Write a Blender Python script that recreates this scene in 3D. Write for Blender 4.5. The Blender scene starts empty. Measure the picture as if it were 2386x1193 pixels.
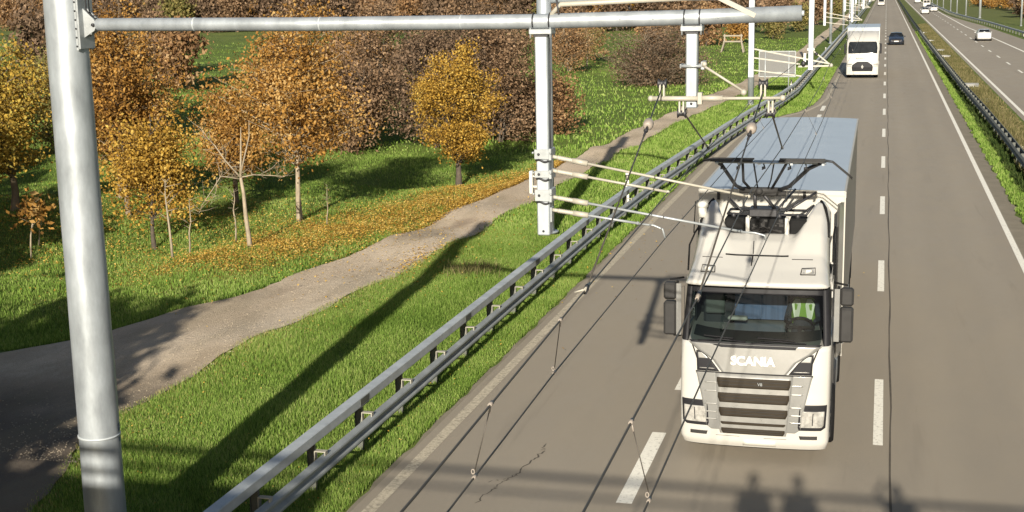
import bpy, math, random
import numpy as np
from mathutils import Vector, Matrix
R = math.radians
PI = math.pi

# ------------------------------------------------------------------ camera, sky, sun, exposure
scene = bpy.context.scene
COL = scene.collection
CAM = Vector((0.0, 0.0, 7.548))
_p, _y, _r = 0.1914, 0.2646, -0.0191
_F = Vector((-math.sin(_y)*math.cos(_p), math.cos(_y)*math.cos(_p), -math.sin(_p)))
_R = Vector((math.cos(_y), math.sin(_y), 0)); _U = _R.cross(_F)
_R2 = _R*math.cos(_r) + _U*math.sin(_r); _U2 = -_R*math.sin(_r) + _U*math.cos(_r)
cd = bpy.data.cameras.new("camera"); cam = bpy.data.objects.new("camera", cd); COL.objects.link(cam)
cam.matrix_world = Matrix(((_R2.x, _U2.x, -_F.x, CAM.x), (_R2.y, _U2.y, -_F.y, CAM.y), (_R2.z, _U2.z, -_F.z, CAM.z), (0, 0, 0, 1)))
cd.sensor_width = 36.0; cd.lens = 3207.49/2386*36.0; cd.clip_start = 0.1; cd.clip_end = 20000
scene.camera = cam

SUN_EL = math.atan(0.357); SUN_DX = 0.09          # the sun stands behind the camera, a little to the right
world = bpy.data.worlds.new("World"); scene.world = world; world.use_nodes = True
wn = world.node_tree; bg = wn.nodes["Background"]
sky = wn.nodes.new("ShaderNodeTexSky"); sky.sky_type = 'NISHITA'; sky.sun_disc = False
sky.sun_elevation = SUN_EL; sky.sun_rotation = math.atan2(SUN_DX, -1.0)
sky.air_density = 1.0; sky.dust_density = 1.4
wn.links.new(sky.outputs[0], bg.inputs[0]); bg.inputs[1].default_value = 0.05
sl = bpy.data.lights.new("sun", 'SUN'); sl.energy = 5.0; sl.angle = R(0.53); sl.color = (1.0, 0.92, 0.79)
so = bpy.data.objects.new("sun", sl); COL.objects.link(so); so.location = (3, -30, 30)
so.rotation_euler = Vector((-SUN_DX, 1.0, -0.357)).to_track_quat('-Z', 'Y').to_euler()
scene.view_settings.view_transform = 'Standard'; scene.view_settings.look = 'None'
scene.view_settings.exposure = 0.88; scene.view_settings.gamma = 1.0
scene.cycles.max_bounces = 6; scene.cycles.transparent_max_bounces = 12

# ------------------------------------------------------------------ helpers: tagging
def tag(o, label=None, cat=None, group=None, kind=None):
    if label: o['label'] = label
    if cat: o['category'] = cat
    if group: o['group'] = group
    if kind: o['kind'] = kind
    return o
def empty(name, loc=(0, 0, 0), rz=0.0, label=None, cat=None, group=None):
    o = bpy.data.objects.new(name, None); COL.objects.link(o); o.location = loc; o.rotation_euler = (0, 0, rz)
    o.empty_display_size = 0.3
    return tag(o, label, cat, group)
def copy_tree(o, parent=None):
    c = o.copy(); COL.objects.link(c); c.parent = parent
    for ch in list(o.children): copy_tree(ch, c)
    return c

# ------------------------------------------------------------------ helpers: meshes
class MB:
    def __init__(s): s.v = []; s.f = []; s.sm = []
    def add(s, vs, fs, smooth=False):
        n = len(s.v); s.v += [tuple(v) for v in vs]; s.f += [tuple(i+n for i in f) for f in fs]; s.sm += [smooth]*len(fs); return s
    def box(s, x0, x1, y0, y1, z0, z1, b=0.0):
        if b <= 0:
            vs = [(x, y, z) for z in (z0, z1) for y in (y0, y1) for x in (x0, x1)]
            return s.add(vs, [(0, 2, 3, 1), (4, 5, 7, 6), (0, 1, 5, 4), (2, 6, 7, 3), (0, 4, 6, 2), (1, 3, 7, 5)])
        # chamfered box: three rings
        def ring(z, i): return [(x0+i, y0, z), (x1-i, y0, z), (x1, y0+i, z), (x1, y1-i, z), (x1-i, y1, z), (x0+i, y1, z), (x0, y1-i, z), (x0, y0+i, z)]
        def ring2(z): return [(x0+b, y0+b, z), (x1-b, y0+b, z), (x1-b, y0+b, z), (x1-b, y1-b, z), (x1-b, y1-b, z), (x0+b, y1-b, z), (x0+b, y1-b, z), (x0+b, y0+b, z)]
        r = [ring2(z0), ring(z0+b, b), ring(z1-b, b), ring2(z1)]
        vs = [v for q in r for v in q]; fs = []
        for k in range(3):
            for i in range(8):
                j = (i+1) % 8; fs.append((k*8+i, k*8+j, k*8+8+j, k*8+8+i))
        fs += [(0, 7, 5, 3)[::1], (24, 26, 28, 30)]
        return s.add(vs, fs)
    def tube(s, pts, r, n=8, cap=True, smooth=True):
        pts = [Vector(p) for p in pts]; rs = r if isinstance(r, (list, tuple)) else [r]*len(pts)
        vs = []; fs = []; prev = None
        for i, p in enumerate(pts):
            t = (pts[min(i+1, len(pts)-1)]-pts[max(i-1, 0)]).normalized()
            if prev is None:
                a = Vector((0, 0, 1)) if abs(t.z) < 0.9 else Vector((1, 0, 0))
                u = t.cross(a).normalized()
            else: u = (prev - t*prev.dot(t)).normalized()
            prev = u; w = t.cross(u)
            for k in range(n):
                a = 2*PI*k/n; vs.append(p + (u*math.cos(a)+w*math.sin(a))*rs[i])
        for i in range(len(pts)-1):
            for k in range(n):
                j = (k+1) % n; fs.append((i*n+k, i*n+j, i*n+n+j, i*n+n+k))
        s.add(vs, fs, smooth)
        if cap:
            m = len(pts)-1
            s.add(vs[:n], [tuple(range(n))[::-1]]); s.add(vs[m*n:], [tuple(range(n))])
        return s
    def bar(s, a, b, w, h=None):      # rectangular bar between two points
        a = Vector(a); b = Vector(b); h = h or w; t = (b-a).normalized()
        u = t.cross(Vector((0, 0, 1)) if abs(t.z) < 0.95 else Vector((0, 1, 0))).normalized(); v = u.cross(t)
        vs = [p+u*i*w/2+v*j*h/2 for p in (a, b) for i, j in ((-1, -1), (1, -1), (1, 1), (-1, 1))]
        return s.add(vs, [(0, 1, 2, 3)[::-1], (4, 5, 6, 7), (0, 1, 5, 4), (1, 2, 6, 5), (2, 3, 7, 6), (3, 0, 4, 7)])
    def lathe(s, prof, c=(0, 0, 0), axis='z', n=20):
        vs = []; fs = []
        for (r, h) in prof:
            for k in range(n):
                a = 2*PI*k/n; p = (r*math.cos(a), r*math.sin(a), h)
                if axis == 'x': p = (h, p[0], p[1])
                elif axis == 'y': p = (p[0], h, p[1])
                vs.append((p[0]+c[0], p[1]+c[1], p[2]+c[2]))
        for i in range(len(prof)-1):
            for k in range(n):
                j = (k+1) % n; fs.append((i*n+k, i*n+j, i*n+n+j, i*n+n+k))
        fs.append(tuple(range(n))); fs.append(tuple(range((len(prof)-1)*n, len(prof)*n)))
        return s.add(vs, fs, True)
    def prism(s, poly, axis, a, b):   # poly of 2D points extruded along axis from a to b
        def P(q, t): return {'x': (t, q[0], q[1]), 'y': (q[0], t, q[1]), 'z': (q[0], q[1], t)}[axis]
        n = len(poly); vs = [P(q, a) for q in poly]+[P(q, b) for q in poly]
        fs = [tuple(range(n))[::-1], tuple(range(n, 2*n))]+[(i, (i+1) % n, n+(i+1) % n, n+i) for i in range(n)]
        return s.add(vs, fs)
    def grid(s, P, smooth=True, closed=False):       # P[i][j]
        m = len(P); n = len(P[0]); fs = []
        for i in range(m-1):
            for j in range(n-1+(1 if closed else 0)):
                k = (j+1) % n; fs.append((i*n+j, i*n+k, (i+1)*n+k, (i+1)*n+j))
        return s.add([v for r in P for v in r], fs, smooth)
    def ball(s, c, r, n=12, m=8, sc=(1, 1, 1)):
        P = []
        for i in range(m+1):
            t = PI*i/m; P.append([(c[0]+r*sc[0]*math.sin(t)*math.cos(2*PI*k/n), c[1]+r*sc[1]*math.sin(t)*math.sin(2*PI*k/n), c[2]+r*sc[2]*math.cos(t)) for k in range(n)])
        return s.grid(P, True, True)
    def build(s, name, mat, parent=None, fix=True):
        me = bpy.data.meshes.new(name); me.from_pydata(s.v, [], s.f); 
        me.polygons.foreach_set('use_smooth', s.sm); me.update()
        if fix:
            import bmesh
            bm = bmesh.new(); bm.from_mesh(me); bmesh.ops.remove_doubles(bm, verts=bm.verts, dist=1e-5)
            bmesh.ops.recalc_face_normals(bm, faces=bm.faces); bm.to_mesh(me); bm.free()
        o = bpy.data.objects.new(name, me); COL.objects.link(o)
        if mat: me.materials.append(mat)
        if parent:
            o.parent = parent
            if name not in ('trunk', 'limb', 'lettering') and len(me.vertices) < 12000: split_loose(o)
        return o
def split_loose(o):
    """pieces of one build that do not touch become parts of their own, siblings of the first"""
    me = o.data; n = len(me.vertices); par = list(range(n))
    def f(a):
        while par[a] != a: par[a] = par[par[a]]; a = par[a]
        return a
    for e in me.edges:
        a, b = f(e.vertices[0]), f(e.vertices[1])
        if a != b: par[a] = b
    root = np.array([f(i) for i in range(n)]); ids, inv = np.unique(root, return_inverse=True)
    if len(ids) < 2: return
    co = np.empty(n*3); me.vertices.foreach_get('co', co); co = co.reshape(-1, 3)
    lo = np.array([co[inv == k].min(0) for k in range(len(ids))])-.008; hi = np.array([co[inv == k].max(0) for k in range(len(ids))])+.008
    q = list(range(len(ids)))
    def g(a):
        while q[a] != a: q[a] = q[q[a]]; a = q[a]
        return a
    for i in range(len(ids)):
        for j in range(i):
            if (lo[i] <= hi[j]).all() and (lo[j] <= hi[i]).all():
                a, b = g(i), g(j); q[a] = b
    cl = np.array([g(k) for k in range(len(ids))]); un = np.unique(cl)
    if len(un) < 2 or len(un) > 100: return
    vcl = cl[inv]; polys = [(tuple(p.vertices), p.use_smooth) for p in me.polygons]; base = o.name.split('.')[0]
    for m, c in enumerate(un):
        idx = np.nonzero(vcl == c)[0]; mp = {int(a): b for b, a in enumerate(idx)}; pf_ = [p for p in polys if p[0][0] in mp]
        m2 = bpy.data.meshes.new(base); m2.from_pydata([tuple(co[i]) for i in idx], [], [tuple(mp[v] for v in p[0]) for p in pf_]); m2.polygons.foreach_set('use_smooth', [p[1] for p in pf_]); m2.update()
        for mt in me.materials: m2.materials.append(mt)
        if m == 0: o.data = m2
        else:
            s = bpy.data.objects.new(base, m2); COL.objects.link(s); s.parent = o.parent; s.matrix_local = o.matrix_local.copy()
    bpy.data.meshes.remove(me)
def np_mesh(name, V, F, mat, parent=None, rnd=None, smooth=False):
    """V (n,3), F (m,k) same-size faces; rnd per face -> 'rnd' attribute"""
    me = bpy.data.meshes.new(name); V = np.ascontiguousarray(V, np.float32); F = np.ascontiguousarray(F, np.int32)
    k = F.shape[1]; me.vertices.add(len(V)); me.vertices.foreach_set('co', V.ravel())
    me.loops.add(F.size); me.loops.foreach_set('vertex_index', F.ravel())
    me.polygons.add(len(F)); me.polygons.foreach_set('loop_start', np.arange(0, F.size, k, dtype=np.int32))
    me.polygons.foreach_set('loop_total', np.full(len(F), k, np.int32))
    me.polygons.foreach_set('use_smooth', np.full(len(F), smooth))
    if rnd is not None:
        a = me.attributes.new('rnd', 'FLOAT', 'FACE'); a.data.foreach_set('value', rnd.astype(np.float32))
    me.update(calc_edges=True)
    if mat: me.materials.append(mat)
    o = bpy.data.objects.new(name, me); COL.objects.link(o)
    if parent: o.parent = parent
    return o
def interp(x, pts):
    xs = [p[0] for p in pts]; ys = [p[1] for p in pts]; return float(np.interp(x, xs, ys))
def sm(t): t = min(1, max(0, t)); return t*t*(3-2*t)

# ------------------------------------------------------------------ helpers: materials
def mat(name, color=(.5, .5, .5), rough=.6, metal=0.0, noise=0.0, scale=5.0, bump=0.0, bscale=60.0, coat=0.0, spec=None, color2=None, detail=6.0, stretch=None, emit=None):
    m = bpy.data.materials.new(name); m.use_nodes = True; N = m.node_tree.nodes; L = m.node_tree.links
    b = N["Principled BSDF"]; b.inputs["Roughness"].default_value = rough; b.inputs["Metallic"].default_value = metal
    if coat: b.inputs["Coat Weight"].default_value = coat; b.inputs["Coat Roughness"].default_value = .08
    if spec is not None: b.inputs["Specular IOR Level"].default_value = spec
    if emit: b.inputs["Emission Color"].default_value = (*color, 1); b.inputs["Emission Strength"].default_value = emit
    b.inputs["Base Color"].default_value = (*color, 1)
    tc = N.new("ShaderNodeTexCoord"); mp = N.new("ShaderNodeMapping"); L.new(tc.outputs["Object"], mp.inputs[0])
    if stretch: mp.inputs["Scale"].default_value = stretch
    if noise or color2:
        n = N.new("ShaderNodeTexNoise"); n.inputs["Scale"].default_value = scale; n.inputs["Detail"].default_value = detail; n.inputs["Roughness"].default_value = .65
        L.new(mp.outputs[0], n.inputs["Vector"])
        r = N.new("ShaderNodeValToRGB"); r.color_ramp.elements[0].position = .3; r.color_ramp.elements[1].position = .7
        c2 = color2 or tuple(min(1, c*(1+noise)) for c in color); c1 = color if color2 else tuple(c*(1-noise) for c in color)
        r.color_ramp.elements[0].color = (*c1, 1); r.color_ramp.elements[1].color = (*c2, 1)
        L.new(n.outputs[0], r.inputs[0]); L.new(r.outputs[0], b.inputs["Base Color"])
        q = N.new("ShaderNodeMapRange"); q.inputs[3].default_value = max(0.03, rough-.1); q.inputs[4].default_value = min(1, rough+.12)
        L.new(n.outputs[0], q.inputs[0]); L.new(q.outputs[0], b.inputs["Roughness"])
    if bump:
        n2 = N.new("ShaderNodeTexNoise"); n2.inputs["Scale"].default_value = bscale; n2.inputs["Detail"].default_value = 4
        L.new(mp.outputs[0], n2.inputs["Vector"])
        bp = N.new("ShaderNodeBump"); bp.inputs["Strength"].default_value = bump; bp.inputs["Distance"].default_value = .02
        L.new(n2.outputs[0], bp.inputs["Height"]); L.new(bp.outputs[0], b.inputs["Normal"])
    return m
def leaf_mat(name, cols, trans=.35, rough=.6, pn=0.0):
    """palette picked per leaf by its random attribute, with a patchy shift through the crown"""
    m = bpy.data.materials.new(name); m.use_nodes = True; N = m.node_tree.nodes; L = m.node_tree.links
    N.remove(N["Principled BSDF"]); b = N.new("ShaderNodeBsdfDiffuse")
    a = N.new("ShaderNodeAttribute"); a.attribute_name = 'rnd'
    tc = N.new("ShaderNodeNewGeometry"); n = N.new("ShaderNodeTexNoise"); n.inputs["Scale"].default_value = .55 if not pn else pn; n.inputs["Detail"].default_value = 3 if not pn else 7; n.inputs["Roughness"].default_value = .5 if not pn else .68
    L.new(tc.outputs["Position"], n.inputs["Vector"])
    ma = N.new("ShaderNodeMath"); ma.operation = 'MULTIPLY_ADD'; ma.inputs[1].default_value = 1.5; ma.inputs[2].default_value = -.75
    L.new(n.outputs[0], ma.inputs[0]); ad = N.new("ShaderNodeMath"); ad.operation = 'ADD'; L.new(ma.outputs[0], ad.inputs[0]); L.new(a.outputs["Fac"], ad.inputs[1])
    r = N.new("ShaderNodeValToRGB"); els = r.color_ramp.elements
    for i, c in enumerate(cols):
        p = i/(len(cols)-1)
        e = els[0] if i == 0 else (els[len(els)-1] if i == len(cols)-1 else els.new(p))
        e.position = p; e.color = (*c, 1)
    L.new(ad.outputs[0], r.inputs[0]); L.new(r.outputs[0], b.inputs["Color"])
    t = N.new("ShaderNodeBsdfTranslucent"); L.new(r.outputs[0], t.inputs[0]); mx = N.new("ShaderNodeMixShader"); mx.inputs[0].default_value = trans
    L.new(b.outputs[0], mx.inputs[1]); L.new(t.outputs[0], mx.inputs[2]); L.new(mx.outputs[0], N["Material Output"].inputs[0])
    return m

class NT:     # small node-graph writer for the ground materials
    def __init__(s, name):
        s.m = bpy.data.materials.new(name); s.m.use_nodes = True; s.N = s.m.node_tree.nodes; s.L = s.m.node_tree.links; s.b = s.N["Principled BSDF"]
        g = s.N.new("ShaderNodeNewGeometry"); s.pos = g.outputs["Position"]
        sp = s.N.new("ShaderNodeSeparateXYZ"); s.L.new(s.pos, sp.inputs[0]); s.x, s.y = sp.outputs[0], sp.outputs[1]
    def noise(s, scale, detail=4, stretch=None, rough=.6, dist=0.0):
        n = s.N.new("ShaderNodeTexNoise"); n.inputs["Scale"].default_value = scale; n.inputs["Detail"].default_value = detail; n.inputs["Roughness"].default_value = rough; n.inputs["Distortion"].default_value = dist
        v = s.pos
        if stretch:
            mp = s.N.new("ShaderNodeMapping"); mp.inputs["Scale"].default_value = stretch; s.L.new(s.pos, mp.inputs[0]); v = mp.outputs[0]
        s.L.new(v, n.inputs["Vector"]); return n.outputs[0]
    def math(s, op, a, b=None, c=None, clamp=False):
        n = s.N.new("ShaderNodeMath"); n.operation = op; n.use_clamp = clamp
        for i, q in enumerate((a, b, c)):
            if q is None: continue
            if isinstance(q, (int, float)): n.inputs[i].default_value = q
            else: s.L.new(q, n.inputs[i])
        return n.outputs[0]
    def ramp(s, f, stops):
        r = s.N.new("ShaderNodeValToRGB"); e = r.color_ramp.elements
        for i, (p, c) in enumerate(stops):
            q = e[0] if i == 0 else (e[len(e)-1] if i == len(stops)-1 else e.new(p))
            q.position = p; q.color = (*c, 1) if isinstance(c, tuple) else (c, c, c, 1)
        s.L.new(f, r.inputs[0]); return r.outputs[0]
    def rng(s, f, a, b, c=0.0, d=1.0):
        n = s.N.new("ShaderNodeMapRange"); n.interpolation_type = 'SMOOTHSTEP'
        for i, q in enumerate((a, b, c, d)): n.inputs[i+1].default_value = q
        s.L.new(f, n.inputs[0]); return n.outputs[0]
    def mix(s, f, a, b):
        n = s.N.new("ShaderNodeMix"); n.data_type = 'RGBA'
        for i, q in ((0, f), (6, a), (7, b)):
            if isinstance(q, tuple): n.inputs[i].default_value = (*q, 1)
            elif isinstance(q, (int, float)): n.inputs[i].default_value = q
            else: s.L.new(q, n.inputs[i])
        return n.outputs[2]
    def out(s, col, rough=.85, bump=None, bs=.5, bd=.03, spec=.3):
        s.L.new(col, s.b.inputs["Base Color"]); s.b.inputs["Specular IOR Level"].default_value = spec
        if isinstance(rough, (int, float)): s.b.inputs["Roughness"].default_value = rough
        else: s.L.new(rough, s.b.inputs["Roughness"])
        if bump is not None:
            bp = s.N.new("ShaderNodeBump"); bp.inputs["Strength"].default_value = bs; bp.inputs["Distance"].default_value = bd
            s.L.new(bump, bp.inputs["Height"]); s.L.new(bp.outputs[0], s.b.inputs["Normal"])
        return s.m

M = {}
M['galv'] = mat('galvanised_steel', (.34, .37, .39), .42, .45, .24, 4.0, .12, 7, stretch=(1, 1, .35))
M['galv_tube'] = mat('galvanised_tube', (.32, .34, .345), .40, .3, .16, 6.0, .06, 20)
M['rail'] = mat('guardrail_zinc', (.40, .43, .44), .55, .2, .18, 2.5, .1, 30)
M['rail_low'] = mat('dull_lower_rail', (.27, .29, .29), .6, .15, .25, 1.5, .1, 30)
M['rail_shaded'] = mat('shaded_rail', (.10, .105, .09), .7, .2, .35, 2.0)  # dark zinc with the shade on posts and median rail painted in
M['ins'] = mat('grey_pink_insulator', (.26, .225, .19), .5, 0, .1, 30)
M['white_cast'] = mat('pale_insulator', (.34, .32, .265), .45, 0, .06, 20)
M['dark_steel'] = mat('dark_fitting', (.035, .035, .038), .5, .4, .3, 15)
M['wire'] = mat('weathered_copper', (.085, .075, .062), .5, .5, .2, 8)
M['rubber'] = mat('rubber', (.012, .012, .012), .8, 0, .2, 10, spec=.1)
M['black'] = mat('black_plastic', (.018, .018, .02), .5, 0, .15, 8, spec=.12)
M['grey_plastic'] = mat('grey_plastic', (.034, .033, .032), .55, 0, .12, 9, spec=.15)
M['white_plate'] = mat('white_plate', (.52, .51, .46), .5)
M['blue'] = mat('blue_sticker', (.05, .08, .17), .4)

# ------------------------------------------------------------------ terrain shape
rs = np.random.RandomState(7)
_w = [(rs.uniform(.05, .5), rs.uniform(-PI, PI), rs.uniform(0, 6.28), 1.0) for _ in range(14)]
def hgt(X, Y):
    X = np.asarray(X, float); Y = np.asarray(Y, float); h = np.zeros(np.broadcast(X, Y).shape)
    for k, a, ph, _ in _w:
        h = h + np.sin((X*math.cos(a)+Y*math.sin(a))*k*3+ph)*.02/(k+.25)
    left = np.clip((-X-8.9)/3.5, 0, 1); big = np.clip((-X-17)/14, 0, 1)
    near = np.clip((Y+20)/30, 0, 1)
    hr = np.clip((X-18.5)/6, 0, 1)
    u = np.clip((-X-8.75)/1.3, 0, 1); ramp = .33*u*u*(3-2*u)*np.clip((150-Y)/70, 0, 1)
    return near*(h*left*.75 + h*big*1.4) + h*hr + ramp
def path_near(Y): return .958*_pn(Y/.958)
def path_far(Y): return .958*_pf(Y/.958)
def _pn(Y): return interp(Y, [(-60, -11.5), (12, -11.8), (17, -12.1), (20, -13.0), (22, -13.55), (26, -13.2), (31.7, -12.85), (38, -12.45), (46, -12.1), (55, -11.85), (62, -11.65), (78, -10.95), (94, -10.0), (120, -9.3), (143, -8.7), (200, -8.2), (400, -8.0), (700, -8.0)])
def _pf(Y): return interp(Y, [(-60, -21), (12, -21), (20, -19.5), (25, -18.0), (27.4, -16.95), (31.3, -15.65), (38, -14.5), (46, -13.95), (53, -13.6), (67, -13.0), (104, -11.3), (130, -10.4), (160, -9.9), (400, -9.5), (700, -9.5)])
def road_left(Y): return interp(Y, [(-80, -7.42), (60, -7.42), (70, -7.25), (78, -6.7), (84.5, -4.75), (89, -4.2), (95, -3.95), (255, -4.1), (400, -4.2), (1500, -4.2)])
def rail_x(Y): return interp(Y, [(-60, -7.97), (30, -7.97), (40, -7.95), (48, -7.78), (57, -7.4), (67, -7.0), (78, -6.4), (88, -5.75), (96, -5.45), (140, -5.35), (250, -5.2), (1500, -5.2)])
def road_right(Y): return 4.22
def opp_right(Y): return interp(Y, [(-80, 19.5), (120, 18.2), (189, 17.2), (248, 16.0), (275, 14.9), (309, 13.7), (340, 13.2), (1500, 13.2)])

# ------------------------------------------------------------------ ground materials
def grass_ground():
    t = NT('meadow_soil_and_grass')
    a = t.noise(.35, 5); b = t.noise(3.2, 6); c = t.noise(22, 4, rough=.75)
    g = t.ramp(a, [(.3, (.080, .128, .024)), (.5, (.120, .180, .032)), (.7, (.170, .215, .045))])
    g = t.mix(t.rng(b, .40, .66), g, t.mix(.5, g, (.15, .18, .04)))
    g = t.mix(t.rng(c, .42, .62, 0, .55), g, (.035, .05, .010))
    # fallen leaves between the trees and the track
    d = t.math('ADD', t.math('MULTIPLY', t.x, 1.0), t.math('MULTIPLY', t.y, -.28))      # runs parallel to the track
    lo = t.rng(d, -29.8, -27.6); hi = t.rng(d, -23.4, -25.6); ya = t.rng(t.y, 28, 32); yb = t.rng(t.y, 56, 42)
    z = t.math('MULTIPLY', t.math('MULTIPLY', lo, hi), t.math('MULTIPLY', ya, yb))
    z = t.math('MULTIPLY', z, t.rng(t.noise(1.1, 5), .30, .56, .25, 1)); z = t.math('MULTIPLY', z, t.rng(t.noise(16, 3), .30, .55, .3, 1))
    g = t.mix(t.math('MULTIPLY', z, .9), g, t.ramp(t.noise(30, 3), [(.3, (.17, .095, .025)), (.7, (.34, .20, .05))]))
    # right embankment and far fields are duller
    g = t.mix(t.rng(t.y, 140, 330, 0, .55), g, (.13, .125, .055))
    bump = t.math('ADD', b, t.math('MULTIPLY', c, .8))
    return t.out(g, .9, bump, .9, .07, .15)
M['ground'] = grass_ground()
def asphalt():
    t = NT('old_asphalt')
    a = t.noise(.16, 4, (1, .12, 1)); b = t.noise(1.2, 5, (1, .35, 1)); c = t.noise(160, 3, rough=.8)
    g = t.ramp(a, [(.3, (.262, .226, .176)), (.7, (.318, .277, .216))])
    g = t.mix(t.rng(b, .35, .7, 0, .35), g, (.30, .258, .195))
    g = t.mix(t.rng(c, .38, .62, 0, .22), g, (.13, .113, .088))
    # lighter wheel tracks and darker oil strip in the lane, tar stains
    for cx in (-2.75, -.85, 1.1, 2.9):
        w = t.math('ABSOLUTE', t.math('ADD', t.math('ADD', t.x, -cx), t.math('MULTIPLY', t.math('ADD', t.noise(.09, 2, (1, .4, 1)), -.5), 1.0)))
        g = t.mix(t.rng(w, .55, .1, 0, .22), g, (.33, .285, .22))
    st = t.noise(.8, 3, (2.2, .18, 1), dist=.6); g = t.mix(t.rng(st, .60, .74, 0, .25), g, (.165, .142, .11))
    return t.out(g, t.rng(b, .3, .7, .72, .88), c, .5, .01, .35)
M['asphalt'] = asphalt()
def asphalt2():
    t = NT('asphalt_hard_strip'); a = t.noise(1.4, 5); c = t.noise(90, 3)
    g = t.ramp(a, [(.3, (.20, .175, .13)), (.7, (.27, .235, .18))]); g = t.mix(t.rng(c, .4, .65, 0, .35), g, (.13, .115, .08))
    return t.out(g, .9, c, .6, .015, .2)
M['hardstrip'] = asphalt2()
def gravel():
    t = NT('gravel_track')
    a = t.noise(.5, 5, (1, .5, 1)); b = t.noise(7, 5); c = t.noise(45, 4, rough=.8)
    g = t.ramp(a, [(.28, (.44, .35, .245)), (.5, (.56, .46, .34)), (.72, (.66, .56, .43))])
    g = t.mix(t.rng(b, .42, .7, 0, .5), g, (.52, .43, .31)); g = t.mix(t.rng(c, .45, .62, 0, .45), g, (.15, .115, .085))
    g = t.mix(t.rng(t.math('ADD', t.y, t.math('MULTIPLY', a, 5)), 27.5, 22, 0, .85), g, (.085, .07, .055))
    ed = t.rng(t.noise(.9, 4, (1, .25, 1)), .45, .6); g = t.mix(t.math('MULTIPLY', ed, .3), g, (.24, .20, .13))
    st = t.noise(.35, 3, (1, .6, 1), dist=.4); g = t.mix(t.rng(st, .60, .75, 0, .5), g, (.15, .105, .075))
    return t.out(g, .92, t.math('ADD', c, b), .8, .03, .15)
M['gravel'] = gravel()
def paint(name, c, wear):
    t = NT(name); a = t.noise(14, 5, rough=.8); b = t.noise(2.0, 4)
    f = t.math('MULTIPLY', t.rng(a, .44-wear*.25, .70-wear*.25), t.rng(b, .2, .6, .45, 1))
    g = t.mix(f, c, (.22, .195, .15)); return t.out(g, .7, a, .2, .005, .3)
M['line'] = paint('road_paint', (.80, .77, .67), -.2)
M['line_old'] = paint('worn_road_paint', (.50, .44, .33), .15)

# ------------------------------------------------------------------ ground, roads, path
def ground_grid():
    xs = np.unique(np.concatenate([np.linspace(-9000, -400, 12), np.linspace(-400, -60, 40), np.arange(-60, -7.5, .5), np.arange(-7.5, 18, 3.0), np.arange(18, 60, 1.5), np.linspace(60, 400, 25), np.linspace(400, 9000, 12)]))
    ys = np.unique(np.concatenate([np.linspace(-400, -20, 14), np.arange(-20, 130, .6), np.arange(130, 320, 3.0), np.linspace(320, 1000, 50), np.linspace(1000, 14000, 14)]))
    X, Y = np.meshgrid(xs, ys); Z = hgt(X, Y)
    V = np.stack([X, Y, Z], -1).reshape(-1, 3); m, n = X.shape
    i = np.arange(m-1)[:, None]*n+np.arange(n-1)[None]; F = np.stack([i, i+1, i+n+1, i+n], -1).reshape(-1, 4)
    return tag(np_mesh('ground', V, F, M['ground'], smooth=True), kind='structure')
ground_grid()
def strip(name, ys, fl, fr, z, m, cols=2, follow=False, jag=None, kind='structure'):
    P = []; rr = random.Random(3)
    for y in ys:
        l, r = fl(y), fr(y)
        if jag: l += rr.uniform(-jag, jag); r += rr.uniform(-jag, jag)
        row = []
        for k in range(cols):
            x = l+(r-l)*k/(cols-1); row.append((x, y, z+(float(hgt(x, y)) if follow else 0)))
        P.append(row)
    b = MB(); b.grid(P, True); o = b.build(name, m, fix=False)
    return tag(o, kind=kind) if kind else o
ysr = list(np.arange(-60, 130, 1.0))+list(np.arange(130, 1500, 10.0))
strip('motorway', ysr, road_left, lambda y: 3.9, .004, M['asphalt'])
strip('hard_strip', ysr, lambda y: 3.9, lambda y: 4.42+.1*math.sin(y*1.7)+.07*math.sin(y*4.1+1), .003, M['hardstrip'])
strip('edge_dirt', list(np.arange(-20, 130, .35)), lambda y: road_left(y)-.09-.035*math.sin(y*2.3)-.03*math.sin(y*5.9), lambda y: road_left(y)+.05, .0025, M['hardstrip'])
strip('opposite_carriageway', ysr, lambda y: 7.42, opp_right, .004, M['asphalt'])
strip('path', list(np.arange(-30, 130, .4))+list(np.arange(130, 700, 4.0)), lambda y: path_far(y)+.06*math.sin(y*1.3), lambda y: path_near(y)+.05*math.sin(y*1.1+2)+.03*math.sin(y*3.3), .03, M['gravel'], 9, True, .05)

def marks(name, rects, z, m):
    b = MB()
    for (x0, x1, y0, y1) in rects: b.add([(x0, y0, z), (x1, y0, z), (x1, y1, z), (x0, y1, z)], [(0, 1, 2, 3)])
    return tag(b.build(name, m, fix=False), kind='structure')
lane = [(.097-.08, .097+.08, 22.62-12*2+12*k, 22.62-24+12*k+4.0) for k in range(0, 60)]
marks('lane_dashes', lane, .008, M['line'])
marks('slip_lane_dashes', [(-3.66, -3.42, 19.15+6*k-6, 19.15+6*k-6+3.4) for k in range(0, 13)], .008, M['line'])
strip('median_edge_line', list(np.arange(-20, 1400, 10)), lambda y: 3.70, lambda y: 3.87, .008, M['line'])
def lx(y): return interp(y, [(-40, -7.16), (62, -7.16), (70, -7.02), (76.5, -6.73), (80, -5.9), (84.6, -4.45), (89, -3.85), (94, -3.6), (1400, -3.75)])
strip('left_edge_line', list(np.arange(-20, 60, 2))+list(np.arange(60, 100, .8))+list(np.arange(100, 1400, 15)), lambda y: lx(y)-.1, lambda y: lx(y)+.1, .008, M['line_old'])
strip('opposite_median_line', list(np.arange(20, 1400, 10)), lambda y: 7.70, lambda y: 7.9, .008, M['line'])
def olx(y): return interp(y, [(60, 14.5), (157, 14.35), (188, 13.95), (245, 12.95), (330, 12.75), (1400, 12.75)])
strip('opposite_outer_line', list(np.arange(60, 1400, 10)), lambda y: olx(y)-.12, lambda y: olx(y)+.12, .008, M['line'])
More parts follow.
